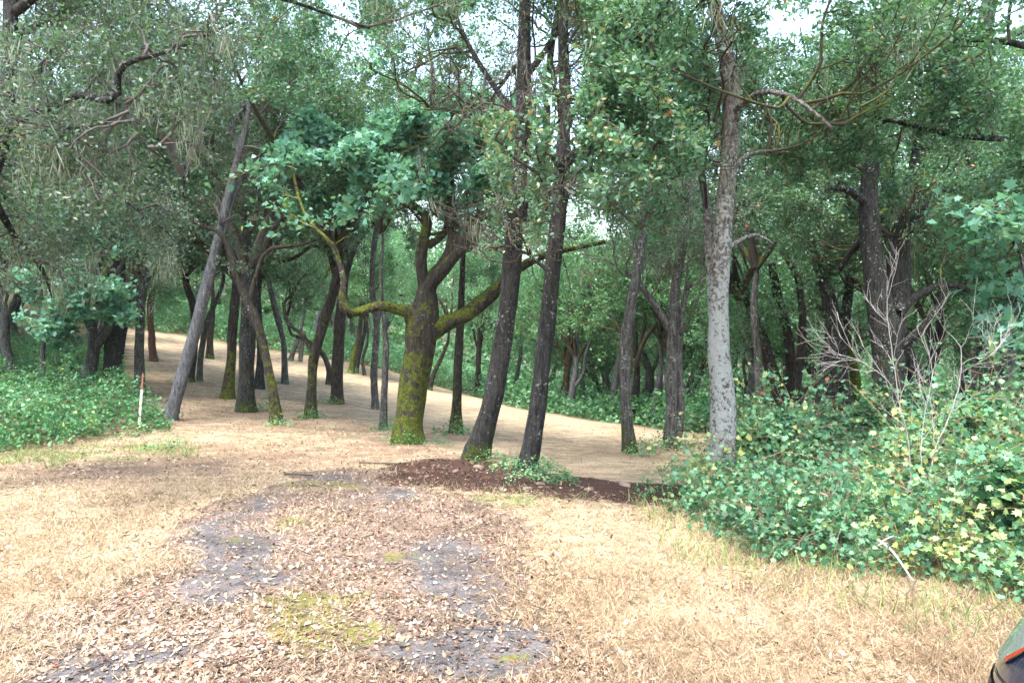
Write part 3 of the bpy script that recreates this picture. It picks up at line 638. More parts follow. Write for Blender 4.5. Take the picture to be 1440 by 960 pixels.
mid('oak_tree', 'small curved trunk shaped like a hook behind the spotted straight trunk', (461, 541), [[(461, 541, 9), (462, 520, 9), (455, 500, 8), (447, 490, 7), (430, 478, 6), (410, 470, 5)]], 'bmoss', 'oakC', moss_fn(.3, 2, .2), 2.8, .6)
mid('oak_tree', 'thin knobbly trunk standing just left of the stout mossy oak', (538, 603), [[(538, 604, 14), (540, 570, 12), (541, 530, 11), (542, 490, 11), (540, 455, 9), (536, 420, 7)]], 'bgrey', 'oakC', moss_fn(.4, 1, .0), 4.6, .55, weeds=1.)
mid('oak_tree', 'yellow green mossy trunk in a far clump between hook tree and stout oak', (493, 524), [[(493, 526, 11), (498, 500, 10), (504, 478, 9), (507, 455, 7)]], 'bmoss', 'pale', moss_fn(.7, 3, .0, base=.1), 3.6, .8, weeds=1.3)
mid('oak_tree', 'dark leaning trunk in a far clump between hook tree and stout oak', (500, 524), [[(500, 525, 9), (505, 495, 8), (513, 465, 7)]], 'bdark', 'far2', None, 3.8, .8)
mid('oak_tree', 'thin wavy sapling trunk at the right of the far clump left of the stout oak', (513, 528), [[(513, 529, 6), (510, 505, 5), (516, 485, 5)]], 'bdark', 'far2', None, 3.2, .7)
mid('oak_tree', 'mossy trunk right behind the stout oak with weeds at its foot', (641, 608), [[(641, 609, 21), (642, 570, 17), (643, 530, 15), (646, 480, 15), (648, 430, 13), (650, 380, 10)]], 'bmoss', 'oakB', moss_fn(.6, 2.2, .0, base=.05), 4.2, .6, weeds=1.1)
mid('oak_tree', 'far forked sapling with mossy limbs right of the stout oak', (604, 548), [[(604, 549, 8), (610, 525, 7), (622, 500, 6), (630, 480, 5)], [(604, 545, 5), (602, 515, 5), (608, 490, 4)]], 'bmoss', 'pale', moss_fn(.4, 3, .2), 3.6, .75, weeds=1.)
mid('oak_tree', 'small far trunk just left of the leaning pair', (672, 556), [[(672, 557, 10), (672, 530, 9), (674, 500, 8)]], 'bmoss', 'far1', moss_fn(.3, 2, .1), 4., 1., weeds=1.)
mid('oak_tree', 'far slim trunk seen between the leaning pair', (723, 560), [[(723, 561, 10), (726, 530, 8), (732, 500, 7)]], 'bgrey', 'pale', None, 3.6, .9, weeds=1.)
mid('oak_tree', 'reddish pale far trunk right of the leaning pair under light foliage', (795, 580), [[(795, 581, 16), (796, 555, 13), (798, 525, 12), (802, 490, 10)], [(800, 510, 7), (812, 470, 6, .3), (820, 430, 5, .5)]], 'bred', 'pale', None, 3.5, .85, weeds=1.)
mid('oak_tree', 'thin dark far trunk beside the reddish pale trunk', (820, 578), [[(820, 579, 10), (819, 545, 9), (822, 500, 8)]], 'bdark', 'far1', None, 3.8, .8)
mid('oak_tree', 'whitish far trunk slanting behind the lone mossy footed tree', (858, 589), [[(858, 590, 15), (862, 560, 12), (868, 520, 10), (872, 490, 8)]], 'bpale', 'pale', None, 3.8, .8, weeds=.9)
mid('oak_tree', 'left of two pale far trunks left of the forked grey tree', (918, 598), [[(918, 599, 13), (921, 570, 11), (926, 535, 9)]], 'bpale', 'far2', moss_fn(.2, 1, .0), 3.8, .8, weeds=1.)
mid('oak_tree', 'right darker one of two far trunks left of the forked grey tree', (927, 597), [[(927, 598, 8), (929, 565, 7), (930, 530, 6)]], 'bgrey', 'far1', None, 3.8, .8)

# overhanging crowns whose trunks stand just outside the frame
hero('oak_tree', 'grey twiggy oak limbs hung with lichen reaching in at the top left', None,
     [[(-60, 620, 60), (-70, 500, 52), (-60, 400, 46), (-40, 300, 40), (-15, 240, 32), (5, 180, 26), (12, 100, 24), (16, 20, 22), (10, -80, 16)]],
     'bdark', 'grey', base=(-6.3, 8.0, float(ground(-6.3, 8.0))), ztop=8.5, moss=moss_fn(0, 1, .15), sides=18,
     limbs=[[(-20, 250, 26), (0, 190, 17, -.3), (35, 165, 14, -.5), (75, 148, 13, -.7), (110, 134, 12, -.8), (158, 142, 13, -.9), (166, 130, 12, -.9), (166, 105, 11, -.9), (180, 88, 9, -1.), (230, 74, 7, -1.1), (280, 55, 5, -1.1), (330, 30, 4, -1.2)],
            [(16, 20, 16), (120, -50, 10, -.2), (260, -40, 8, -.4), (400, 0, 6, -.5), (520, 40, 4, -.6)],
            [(14, 60, 14), (45, 38, 9, .2), (85, 22, 7, .4), (105, -10, 5, .5)],
            [(164, 138, 7), (185, 160, 5, -1.), (200, 200, 4, -1.), (235, 225, 3, -1.)],
            [(5, 170, 16), (60, 230, 9, .6), (130, 250, 7, 1.), (200, 300, 5, 1.2), (240, 330, 3, 1.3)],
            [(-20, 260, 16), (20, 330, 9, .8), (60, 380, 7, 1.2), (75, 420, 5, 1.3)]],
     crown=dict(n=(7, 7, 6), L=(1.5, .8, .4), m=20, kbox=[(420, 95, 900, 480), (545, 20, 760, 480)], t0=.2, zmin=2.5, lichen=260, zmax=7.5, up=.05, wig=.3))
hero('oak_tree', 'glossy green oak boughs hanging in at the top right', None,
     [[(1700, 660, 60), (1700, 500, 50), (1680, 350, 44), (1650, 200, 36), (1620, 60, 26)]],
     'bdark', 'bay', base=(7.4, 7.7, float(ground(7.4, 7.7))), ztop=8.5, sides=16,
     limbs=[[(1670, 300, 22), (1560, 230, 16, .3), (1450, 200, 12, .6), (1340, 190, 9, .9), (1250, 170, 6, 1.2), (1180, 160, 4, 1.4)], [(1650, 200, 18), (1540, 110, 13, .2), (1420, 60, 10, .4), (1300, 60, 7, .6), (1200, 80, 5, .8), (1120, 110, 4, 1.)], [(1680, 360, 16), (1590, 320, 12, .8), (1500, 300, 9, 1.2), (1420, 320, 6, 1.6)]],
     crown=dict(n=(8, 7, 6), L=(1.4, .75, .4), m=36, t0=.3, zmin=2.9, lichen=60, zmax=7, up=.05))
hero('oak_tree', 'dark bare crotch of limbs against the sky at the top right corner', (1385, 600),
     [[(1392, 610, 30), (1395, 500, 28), (1388, 400, 26), (1378, 300, 26), (1372, 200, 27), (1374, 120, 30), (1382, 60, 26), (1392, 0, 22), (1402, -60, 18)]],
     'bdark', 'oak', ztop=13, sides=14,
     limbs=[[(1376, 100, 20), (1350, 60, 14), (1325, 40, 10), (1290, 20, 7)], [(1378, 90, 20), (1410, 62, 15), (1440, 40, 12), (1500, 10, 8)], [(1380, 70, 12), (1420, 72, 9), (1470, 60, 6)]],
     crown=dict(n=(9, 7, 6), L=(2.2, 1.2, .5), m=16, t0=.35, zmin=4, lichen=40, zmax=14, size=.075), crown2=None)

# maple boughs over the stout oak
hero('maple_tree', 'broadleaf maple with layered bright green boughs above the stout mossy oak', (528, 575),
     [[(528, 576, 12), (526, 520, 11), (530, 460, 10), (524, 400, 10), (528, 330, 9), (545, 260, 8), (560, 200, 8), (570, 120, 7)]],
     'bgrey', 'maple', ztop=9,
     limbs=[[(545, 280, 7, 0), (520, 235, 6, -3.5), (490, 205, 5, -6.5), (450, 205, 4, -7.6), (405, 225, 3, -8.4)],
            [(548, 250, 7, 0), (580, 180, 6, -4), (620, 160, 5, -7.5), (665, 170, 4, -8.6), (712, 200, 3, -9)],
            [(548, 250, 7, 0), (575, 200, 6, -5), (610, 185, 5, -8), (640, 200, 4, -9), (680, 235, 3, -9.4)],
            [(548, 250, 7, 0), (550, 210, 6, -5), (540, 190, 5, -8), (515, 205, 4, -8.8), (480, 235, 3, -9.4)],
            [(548, 250, 7, 0), (565, 200, 6, -5), (580, 190, 5, -8), (590, 215, 4, -9), (590, 250, 3, -9.4)],
            [(548, 250, 7, 0), (600, 170, 6, -4), (640, 140, 5, -7), (670, 135, 4, -8), (700, 145, 3, -8.6)],
            [(560, 190, 6), (500, 120, 5, -.6), (430, 110, 4, -1), (350, 130, 3, -1.2), (310, 150, 2, -1.4)], [(565, 160, 6), (600, 60, 5, .2), (640, 0, 4, .3)], [(565, 150, 6), (545, 60, 5, .2), (520, 0, 4, .3)], [(530, 300, 5), (480, 280, 4, -4), (440, 275, 3, -5.8)]],
     crown=dict(n=(9, 6, 4), L=(.7, .42, .22), m=34, t0=.5, kbox=[(575, 30, 690, 120)], zmin=3.32, up=.0, limbs_only=True, wig=.2, lk=('maple', .115, .95, .8, 'maple', .09)))
hero('maple_tree', 'small maple sapling with flat leaf sprays at the left edge', (62, 560),
     [[(62, 562, 8), (60, 500, 7), (66, 450, 6), (80, 390, 5), (110, 330, 4), (150, 300, 3)], [(62, 480, 5), (90, 430, 4, -.4), (130, 405, 3, -.6), (160, 400, 2, -.8)]],
     'bgrey', 'maple', crown=dict(n=(10, 6, 4), L=(1.3, .6, .3), m=15, t0=.25, up=0., lk=('maple', .115, .95, 1.6, 'maple', .09)))
hero('maple_tree', 'young maple with hanging bright leaves at the right edge', (1405, 650),
     [[(1480, 660, 10), (1470, 560, 9), (1460, 460, 8), (1440, 380, 6), (1425, 320, 4), (1415, 290, 3)]],
     'bgrey', 'maple', base=(5.5, 7.6, float(ground(5.5, 7.6))), crown=dict(n=(9, 5, 4), L=(.7, .4, .25), m=5, t0=.3, up=0., lk=('maple', .13, .95, 1.6, 'maple', .07)))

# ------------------------------------------------------------------ trees beyond the clearing and in the flanking woods
PT = []
for i, (mt, dr) in enumerate((('bdark', .2), ('bgrey', .3), ('bmoss', .35), ('bpale', .5), ('bdark', .45))):
    rg = np.random.default_rng(40+i); sts = []
    pts = [np.array([0, 0, -.3])]; d = np.array([rg.normal()*dr, rg.normal()*dr, 1.])
    for j in range(5):
        d = nrm((d+rg.normal(size=3)*.22+np.array([0, 0, .3]))[None])[0]; pts.append(pts[-1]+d*.9)
    main = spline(pts, np.array([.24, .19, .16, .14, .12, .08]), .3, .03, rg); sts.append(main)
    if i % 2: k = len(main[0])//3; sts.append(spline([main[0][k], main[0][k]+[.4, .3, .7], main[0][k]+[.6, .3, 1.8], main[0][k]+[.9, .8, 3.]], [.11, .09, .07, .03], .3, .03, rg))
    PT.append((stem_mesh(sts, M[mt], 8, .15, moss_fn(.4, 2, .1, base=.05 if mt != 'bmoss' else .25), rg), main[0][int(len(main[0])*.75)]))
rg = np.random.default_rng(77)
FAR_L = {'fc': ('tree in the dim woods beyond the far edge of the clearing', 'trees beyond the clearing'),
         'fl': ('tree in the dense woods left of the clearing', 'trees in the woods on the left'),
         'fr': ('tree in the dense woods behind the brambles on the right', 'trees in the woods on the right')}
placed = []; USED = set()
LAND = [(-200, 'the left edge'), (60, 'the maple sapling'), (110, 'the leaning dead pole'), (157, 'the dark broad trunk'), (197, 'the stake'), (240, 'the slanting pale trunk'), (320, 'the left grove'), (389, 'the crooked slim trunk'), (437, 'the wide forked trunk'), (474, 'the bent mossy arm'),
        (540, 'the knobbly trunk'), (580, 'the stout mossy oak'), (643, 'the slim mossy trunk'), (690, 'the left leaning trunk'), (765, 'the right leaning trunk'), (798, 'the reddish far trunk'), (860, 'the whitish far trunk'), (885, 'the lone footed tree'), (945, 'the forked grey tree'), (1015, 'the lichen trunk'),
        (1070, 'the narrow trunk'), (1105, 'the splayed oak'), (1160, 'the black sloping trunk'), (1245, 'the double dark oak'), (1340, 'the leafless bush'), (1440, 'the right edge'), (1600, 'the hanging boughs')]
def scatter(n, region, keys, pxr, Dr, scl, mind):
    k = 0; tries = 0
    while k < n and tries < n*40:
        tries += 1
        px = rg.uniform(*pxr); e = float(edge_depth(np.array([px]))[0])
        lo = Dr[0] if Dr[0] > 0 else e+2.5
        D = lo+(Dr[1]-lo)*rg.random()**1.3; x = (px-CX)/F*D
        if any((x-a)**2+(D-b)**2 < mind**2 for a, b in placed): continue
        placed.append((x, D)); k += 1
        b = np.array([x, D, float(ground(x, D))]); j = rg.integers(len(PT)); LK = ('dark', 'grey', 'mossy', 'pale', 'slanting')[j]
        lm = min(LAND, key=lambda q: abs(q[0]-px)); sd_ = 'just left of' if px < lm[0] else 'just right of'
        dp = ('in front of' if D-lo < (Dr[1]-lo)*.2 else 'within' if D-lo < (Dr[1]-lo)*.55 else 'deep in') if Dr[0] < 40 else ('far off in')
        lb = f"{LK} tree {dp} the {dict(fc='far', fl='left', fr='right')[region]} woods, {sd_} {lm[1]}"
        lb0 = lb; q = 0
        while lb in USED and q < 3: q += 1; lb = lb0.replace(' tree ', (' slim tree ', ' broad tree ', ' low crowned tree ')[q-1]) if q == 1 else lb.replace(' slim ', ' low ').replace(' low tree', ' drooping tree')
        USED.add(lb)
        t = empty('woodland_tree', b, lb, 'tree', FAR_L[region][1]); s = scl*rg.uniform(.8, 1.2); ro = rg.random()*6.28
        o = link('trunk', PT[j][0], t); o.rotation_euler = (0, 0, ro); o.scale = (s, s, s)
        c = PT[j][1]*s; loc = (c[0]*math.cos(ro)-c[1]*math.sin(ro), c[0]*math.sin(ro)+c[1]*math.cos(ro), c[2])
        add_crown(t, keys[rg.integers(len(keys))], loc, rg.random()*6.28, s)
scatter(22, 'fc', ['pale', 'far2', 'far2', 'pale'], (150, 1060), (-1, 46), .85, 2.6)
scatter(36, 'fc', ['far1', 'far2', 'pale'], (-60, 1150), (44, 66), 1.1, 3.6)
scatter(26, 'fl', ['oakC', 'oakB', 'far1', 'far2'], (-260, 165), (19, 42), .9, 2.4)
scatter(26, 'fr', ['oakC', 'oakA', 'far1', 'far2', 'pale'], (1085, 1700), (13, 40), .9, 2.2)

# ------------------------------------------------------------------ undergrowth
def mound(name, label, n, xr, yr, hfun, mat, size, rgs, shape='oval', ratio=.75, up=1.1, top=.35, kind='stuff', v=None, cluster=3):
    rg = np.random.default_rng(rgs)
    x = rg.uniform(*xr, n); y = yr[0]+(yr[1]-yr[0])*rg.random(n)**1.3; h = hfun(x, y); ok = h > .04; x, y, h = x[ok], y[ok], h[ok]
    f = rg.random(len(x))**top
    z = ground(x, y)+h*f
    c = np.stack([x, y, z], -1)
    c = np.repeat(c, cluster, 0)+rg.normal(size=(len(c)*cluster, 3))*size*.55
    vv = None
    bb = fbm(c[:, 0]*1.7+3, c[:, 1]*1.7+c[:, 2]*1.5, 3)
    vv = np.clip(rg.normal(.5, .2, len(c))+(bb-.46)*1.1, 0, .95); vv = np.where(rg.random(len(c)) < .012, 1, vv)
    o = link(name, leafmesh(name, c, size, M[mat], v=vv, rg=rg, shape=shape, ratio=ratio, up=up)); tag(o, label, None, None, kind)
    return o
BR = polyW([(925, 722), (1010, 752), (1080, 778), (1180, 806), (1290, 822), (1400, 862), (1600, 900)])
def h_br(x, y):
    d = sdist(x, y, BR)+(fbm(x*1.6+2, y*1.6)-.47)*1.0
    px = CX+F*x/y
    left = np.clip((px-(930+ (y-6)*16))/60, 0, 1)
    h = np.clip(d/1.1, 0, 1)**.8*np.clip(.02+1.75*(fbm(x*1.35+5, y*1.35, 4)-.16), .1, 1.1)*np.clip((11.5-y)/3, 0, 1)*left
    return h*np.clip(1.15-.25*np.clip((y-7)/3, 0, 1), 0, 2)
BT = mound('bramble_thicket', 'bright green bramble thicket with yellowing leaves right of the dry grass', 24000, (1.0, 9), (3.8, 11.8), h_br, 'bramble', .040, 5, top=.6, shape='bram', up=.8)
def canes(parent_label, name, n, xr, yr, hfun, mat, size, seed, H=(.5, 1.0), m=30, shape='bram', L=.9):
    rg = np.random.default_rng(seed); x = rg.uniform(*xr, n); y = rg.uniform(*yr, n); h = hfun(x, y); ok = h > .12; x, y, h = x[ok], y[ok], h[ok]; n = len(x)
    S = 8; p = np.stack([x, y, ground(x, y)+h*.3], -1); d = nrm(rg.normal(size=(n, 3))*.5+np.array([0, 0, 1.])); pts = [p]
    Ls = (L*rg.uniform(.5, 1.3, n)*np.clip(h/.7, .4, 1.2))[:, None]/S
    for k in range(S-1):
        d = nrm(d+rg.normal(size=d.shape)*.18+np.array([0, 0, -.16])); p = p+d*Ls; pts.append(p)
    P = np.stack(pts, 1); Rr = np.linspace(.0045, .0015, S)[None]*np.ones((n, 1))
    v_, f_, _ = tubes(P, Rr, 4)
    st = link(name, mkmesh('stems', v_, f_, plain('bramble_stem', (.20, .14, .09), .85), True)); tag(st, parent_label, None, None, 'stuff')
    i = np.repeat(np.arange(n), m); t = rg.random(len(i))**.8; c, _ = interpP(P, i, t); c = c+rg.normal(size=c.shape)*size*.9
    ok = c[:, 2] > ground(c[:, 0], c[:, 1])+.02; c = c[ok]; i = i[ok]
    tone = rg.normal(0, .2, n)[i]+(fbm(c[:, 0]*.9+3, c[:, 1]*.9, 3)-.45)*1.3
    vv = np.clip(rg.normal(.52, .13, len(c))+tone, 0, .97); vv = np.where(rg.random(len(c)) < .008, 1, vv)
    lf = link('foliage', leafmesh('foliage', c, size, M[mat], v=vv, rg=rg, shape=shape, ratio=.85, up=.8), st)
canes('arching bramble canes with lobed leaves over the thicket', 'bramble_canes', 6200, (1.0, 9), (3.8, 11.8), h_br, 'bramble', .052, 91, m=24, L=1.3, shape='maple')
canes('dry brown twiggy stems sticking through the front of the brambles', 'dry_stems', 1500, (1.0, 9), (3.6, 9), lambda x, y: h_br(x, y-.12)*(h_br(x, y-.9) < .15), 'straw', .03, 94, m=3, L=.9)
def h_rb(x, y):
    px = CX+F*x/y; e = edge_depth(px)
    return np.where(px > 1075, np.clip((y-8.5)/2, 0, 1)*(.25+.9*fbm(x*.5+5, y*.5, 3)), 0)
canes('leafy arching stems on the floor of the right woods', 'undergrowth_stems', 2500, (3, 22), (8.5, 22), h_rb, 'bramble', .08, 93, m=16, L=1.1)
mound('undergrowth', 'dark green undergrowth on the floor of the right woods', 42000, (3, 34), (8, 36), h_rb, 'under', .10, 6, top=.5, ratio=.6)
LF = polyW([(-300, 690), (0, 640), (60, 632), (140, 612), (200, 600), (250, 606), (278, 590), (262, 560), (200, 540), (170, 500)])
def h_lf(x, y):
    px = CX+F*x/y
    fr = np.interp(px, [-400, 0, 60, 120, 200, 255, 285], [6.8, *[at(*p)[1] for p in [(0, 640), (60, 630), (120, 622), (200, 612), (255, 606)]], 40])
    bk = np.interp(px, [-400, 60, 160, 200, 250, 290], [60, 60, 22, 16.5, 14.5, 13])
    return np.clip((y-fr+(fbm(x*1.5, y*1.5)-.5)*1.5)/1.2, 0, 1)**.7*np.clip(.04+2.1*(fbm(x*.9+5, y*.9+3, 4)-.2), .1, 1.25)*np.clip((bk-y)/1.2, 0, 1)*1.05*(px < 284)
canes('leafy arching stems above the left undergrowth', 'undergrowth_stems', 5200, (-22, -5), (8.5, 30), h_lf, 'under', .06, 92, m=26, L=.85)
mound('undergrowth', 'leafy green undergrowth around the stake and the slanting trunk at left', 46000, (-22, -5), (8.5, 30), h_lf, 'under', .06, 7, top=.5, ratio=.6)
def h_far(x, y):
    px = CX+F*x/y; e = edge_depth(px); d = y-e+(fbm(x*.5, y*.5)-.5)*2.5
    return np.where((px > 150) & (px < 1100), np.clip(d/2, 0, 1)*(.35+1.5*fbm(x*.35+5, y*.35, 3)), 0)
mound('undergrowth', 'band of bright green undergrowth along the far edge of the clearing', 60000, (-36, 16), (22, 62), h_far, 'farbright', .17, 8, top=.45, ratio=.6, shape='diamond')

def h_sh(x, y):
    px = CX+F*x/y; e = edge_depth(px); d = y-e-1.5+(fbm(x*.3, y*.3)-.5)*4
    return np.where((px > 140) & (px < 1110), np.clip(d/2, 0, 1)*np.clip(8*(fbm(x*.22+5, y*.22+8, 3)-.36), 0, 3.4), 0)
mound('understory_thicket', 'pale green leafy understory under the trees beyond the clearing', 52000, (-36, 16), (24, 60), h_sh, 'farbright', .13, 18, top=.8, ratio=.6, shape='diamond', up=.6, cluster=4)
def h_fw(x, y): return (9+9*fbm(x*.07+3, y*.05, 3))*np.clip((y-66)/6, .15, 1)
mound('distant_wood', 'far off wood closing the view behind all the trees', 60000, (-120, 110), (66, 92), h_fw, 'farleaf', .55, 19, top=.9, ratio=.7, shape='diamond', up=.5, cluster=2)
def h_sd(x, y): return np.where(np.abs(x) > 24+0*y, (6+7*fbm(x*.1+3, y*.1, 3)), 0)
# leafy saplings standing in the right thicket and at the far edge, weeds at tree feet
def clump_mesh(name, seed, n, rad, h, size, mat, shape='oval'):
    rg = np.random.default_rng(seed); a = rg.random(n)*6.28; r = rad*rg.random(n)**.6
    hh = h*(1-(r/rad)**2*.8)*(.35+1.1*vnoise(np.cos(a)*2+seed, np.sin(a)*2)); c = np.stack([np.cos(a)*r, np.sin(a)*r, hh*rg.random(n)**.6+.01], -1)
    return leafmesh(name, c, size, M[mat], rg=rg, shape=shape, ratio=.6, up=.9)
WEED = [clump_mesh('weed_clump', 60+i, 230, .34+.06*i, .24+.05*i, .042, 'bramble' if i == 1 else 'under') for i in range(3)]
for i, (b, s, lab) in enumerate(BASES):
    for j in range(2):
        a = rng.random()*6.28
        xy = b[:2]+np.array([math.cos(a), math.sin(a)-.5])*.22*s*(1+.6*j)
        if j == 0: wt = empty('weed_clump', (xy[0], xy[1], float(ground(*xy))), 'green weeds at the foot of the '+' '.join(lab.split()[:9]), 'weeds', 'weed clumps at the tree feet')
        o = link('foliage', WEED[(i+j) % 3], wt, (xy[0]-wt.location.x, xy[1]-wt.location.y, 0))
        o.rotation_euler = (0, 0, rng.random()*6.28); q = s*rng.uniform(.75, 1.15); o.scale = (q, q, q*rng.uniform(.7, 1.1))
for px_, py_, s, lb in [(768, 672, .9, 'loose green weeds right of the leaning pair on the dark mulch'), (745, 678, .8, 'small green weeds in front of the right leaning trunk'), (792, 680, .6, 'last green weeds on the mulch towards the lichen trunk'),
                    (715, 662, .7, 'green weeds between the leaning pair'), (938, 700, .8, 'sprouting green weed at the left tip of the bramble thicket'), (965, 672, .7, 'thin green sprout on the dark mulch beside the brambles'),
                    (232, 632, .9, 'low bright green grass patch at the front of the left undergrowth'), (45, 628, 1.6, 'dense dark green bush at the front left of the undergrowth'), (620, 628, .5, 'tiny green sprouts between the stout oak and the leaning pair')]:
    b = at(px_, py_); wt = empty('weed_clump', b, lb, 'weeds'); o = link('foliage', WEED[int(px_) % 3], wt); o.scale = (s, s, s*(1.5 if 'bush' in lb or 'sprout' in lb else 1)); o.rotation_euler = (0, 0, px_)

# ------------------------------------------------------------------ leafless bush in the brambles
def bare_bush():
    D0 = 6.1; b = np.array(pix(1290, 742, D0)); b[2] = float(ground(b[0], b[1])); t = empty('bare_bush', b, 'leafless pale grey bush standing in the bramble thicket', 'bush')
    rg = np.random.default_rng(9)
    for s in [[(1280, 742, 7), (1283, 690, 6), (1276, 620, 5.5), (1265, 560, 5), (1255, 500, 4), (1250, 440, 3), (1248, 395, 2)],
              [(1296, 742, 8), (1303, 690, 7), (1312, 630, 6), (1332, 590, 5), (1348, 540, 4.5), (1352, 490, 3.5), (1338, 470, 3)],
              [(1265, 565, 4), (1245, 530, 4, -.1), (1215, 508, 3, -.2), (1188, 500, 2, -.3), (1165, 492, 1.5, -.3)],
              [(1302, 690, 4), (1296, 640, 4, .1), (1300, 580, 3, .2), (1310, 520, 2.5, .3), (1300, 470, 2, .3)],
              [(1350, 525, 3.5), (1372, 512, 3, -.2), (1392, 500, 2.2, -.3), (1410, 480, 1.5, -.3)]]:
        p, r = px_stem(s, D0, None, .06, .02, flare=False); p = p-b; r = r*.36
        if s[0][1] > 735: p[0, 2] = -.1
        A = grow(p[None], r[None], 9, .55, (20, 50), .10, .16, 8, .3, rfac=.34, rmin=.0022, rg=rg)
        B = grow(A[0], A[1], 5, .26, (20, 50), .1, .16, 5, .2, rfac=.6, rmin=.0015, rg=rg)
        vs, fs, off = [], [], 0
        for P, R, k in ((p[None], r[None], 7), (A[0], A[1], 5), (B[0], B[1], 3)):
            v_, f_, _ = tubes(P, R, k); vs.append(v_); fs.append(f_+off); off += len(v_)
        link('branch', mkmesh('branch', np.vstack(vs), np.vstack(fs), M['deadwood'], True), t)
bare_bush()
def stick(name, label, pts, rads, mat, cat, extra=None):
    pts = [np.array([a[0], a[1], float(ground(a[0], a[1]))+a[2]]) for a in pts]
    b = pts[0].copy(); p, r = spline([q-b for q in pts], rads, .05, .01); stems = [(p, r)]
    if extra:
        for e in extra: k = int(e[0]*(len(p)-1)); stems.append(spline([p[k], p[k]+np.array(e[1])*.5+np.array([.02, 0, .03]), p[k]+np.array(e[1])], [r[k]*.7, r[k]*.5, r[k]*.3], .05, .01))
    o = link(name, stem_mesh(stems, mat, 8, .12, None)); o.location = b; tag(o, label, cat); return o
a0, a1 = at(1232, 800), at(1278, 828)
stick('fallen_branch', 'bleached forked dead branch lying at the front of the brambles', [(a0[0], a0[1]+.1, .22), ((a0[0]+a1[0])/2, (a0[1]+a1[1])/2, .20), (a1[0], a1[1]-.05, .07)], [.012, .010, .005], M['deadwood'], 'branch', [(.35, (.10, -.08, .05)), (.5, (-.12, -.08, .04))])
a0, a1 = at(1276, 840), at(1290, 828)
stick('fallen_stick', 'short pale stick on the dry grass below the brambles', [(a0[0], a0[1], .02), (a1[0], a1[1], .07)], [.006, .005], M['greytwig'], 'stick')
a0, a1 = at(1140, 755), at(1195, 772)
stick('fallen_branch', 'thin curving grey branch tangled in the front of the brambles', [(a0[0], a0[1], .3), ((a0[0]+a1[0])/2, a0[1]-.1, .38), (a1[0], a1[1], .15)], [.012, .01, .006], M['deadwood'], 'branch', [(.5, (.15, 0, .2))])
a0, a1 = at(400, 668), at(440, 672)
stick('fallen_stick', 'dark stick lying across the far end of the leafy track', [(a0[0], a0[1], .02), (a1[0], a1[1], .03)], [.013, .009], M['darktwig'], 'stick')
a0, a1 = at(505, 652), at(560, 655)
stick('fallen_stick', 'thin dark stick in front of the stout mossy oak', [(a0[0], a0[1], .02), (a1[0], a1[1], .03)], [.010, .007], M['darktwig'], 'stick')
# sawn stub in the thicket, showing its orange cut face
b = at(1168, 618); c0 = np.array(pix(1172, 606, b[1])); 
t = empty('sawn_log', (c0[0], c0[1], float(ground(c0[0], c0[1]))), 'sawn log with an orange cut face under the black sloping trunk', 'log')
c1 = c0-np.array([t.location[0], t.location[1], t.location[2]])
sp = spline([c1+[-.55, .35, -.35], c1+[-.2, .12, -.08], c1+[.12, -.12, .03]], [.10, .09, .085], .06, 0)
link('log', stem_mesh([sp], M['bgrey'], 14, .08), t)
d = nrm((sp[0][-1]-sp[0][-2])[None])[0]; u = nrm(np.cross(d, [0, 0, 1])[None])[0]; w = np.cross(d, u); th = np.arange(16)*2*pi/16
cf = sp[0][-1]+d*.006+.078*(np.cos(th)[:, None]*u+np.sin(th)[:, None]*w)
link('cut_face', mkmesh('cut_face', np.vstack([cf, cf+d*.004]), np.vstack([[i, (i+1) % 16, 16+(i+1) % 16, 16+i] for i in range(16)]), plain('cut_wood', (.55, .27, .13), .8)), t)
me = mkmesh('cut_face', cf+d*.004, [list(range(16))], bpy.data.materials['cut_wood']); link('cut_face', me, t)
# knob on the stout oak and dark brush remains
b = at(573, 622)
BP = plain('rotten_wood', (.05, .035, .025), .95)
a0 = at(672-58, 541)
def bmesh_obj(name, mat, fn, parent=None, loc=None, smooth=False, bevel=0):
    import bmesh
    bm = bmesh.new(); fn(bm, bmesh)
    if bevel: bmesh.ops.bevel(bm, geom=bm.edges[:], offset=bevel, segments=2, affect='EDGES')
    bmesh.ops.recalc_face_normals(bm, faces=bm.faces)
    me = bpy.data.meshes.new(name); bm.to_mesh(me); bm.free(); me.materials.append(mat)
    for p in me.polygons: p.use_smooth = smooth
    return link(name, me, parent, loc)

# ------------------------------------------------------------------ survey stake
b = at(195, 604)
t = empty('survey_stake', b, 'white wooden stake with an orange painted top among the left weeds', 'stake')
WP = plain('white_paint', (.72, .72, .68), .7, nscale=40, namt=.2); OP = plain('orange_paint', (.26, .10, .07), .7, nscale=40)
Hs = (604-524)/F*b[1]
def box(bm, bmesh, lo, hi, tip=0):
    vs = [bm.verts.new((x, y, z)) for z in (lo[2], hi[2]) for y in (lo[1], hi[1]) for x in (lo[0], hi[0])]
    for f in ((0, 1, 3, 2), (4, 5, 7, 6), (0, 1, 5, 4), (2, 3, 7, 6), (0, 2, 6, 4), (1, 3, 7, 5)): bm.faces.new([vs[i] for i in f])
    if tip:
        for i in (4, 6): vs[i].co.x += tip
        for i in (5, 7): vs[i].co.x -= tip
o1 = bmesh_obj('post', WP, lambda bm, q: box(bm, q, (-.022, -.012, -.1), (.022, .012, Hs*.70)), t, bevel=.003)
o2 = bmesh_obj('painted_top', OP, lambda bm, q: box(bm, q, (-.0222, -.0122, Hs*.702), (.0222, .0122, Hs), .012), t, bevel=.003)
for o in (o1, o2): o.rotation_euler = (0, radians(4), .3)

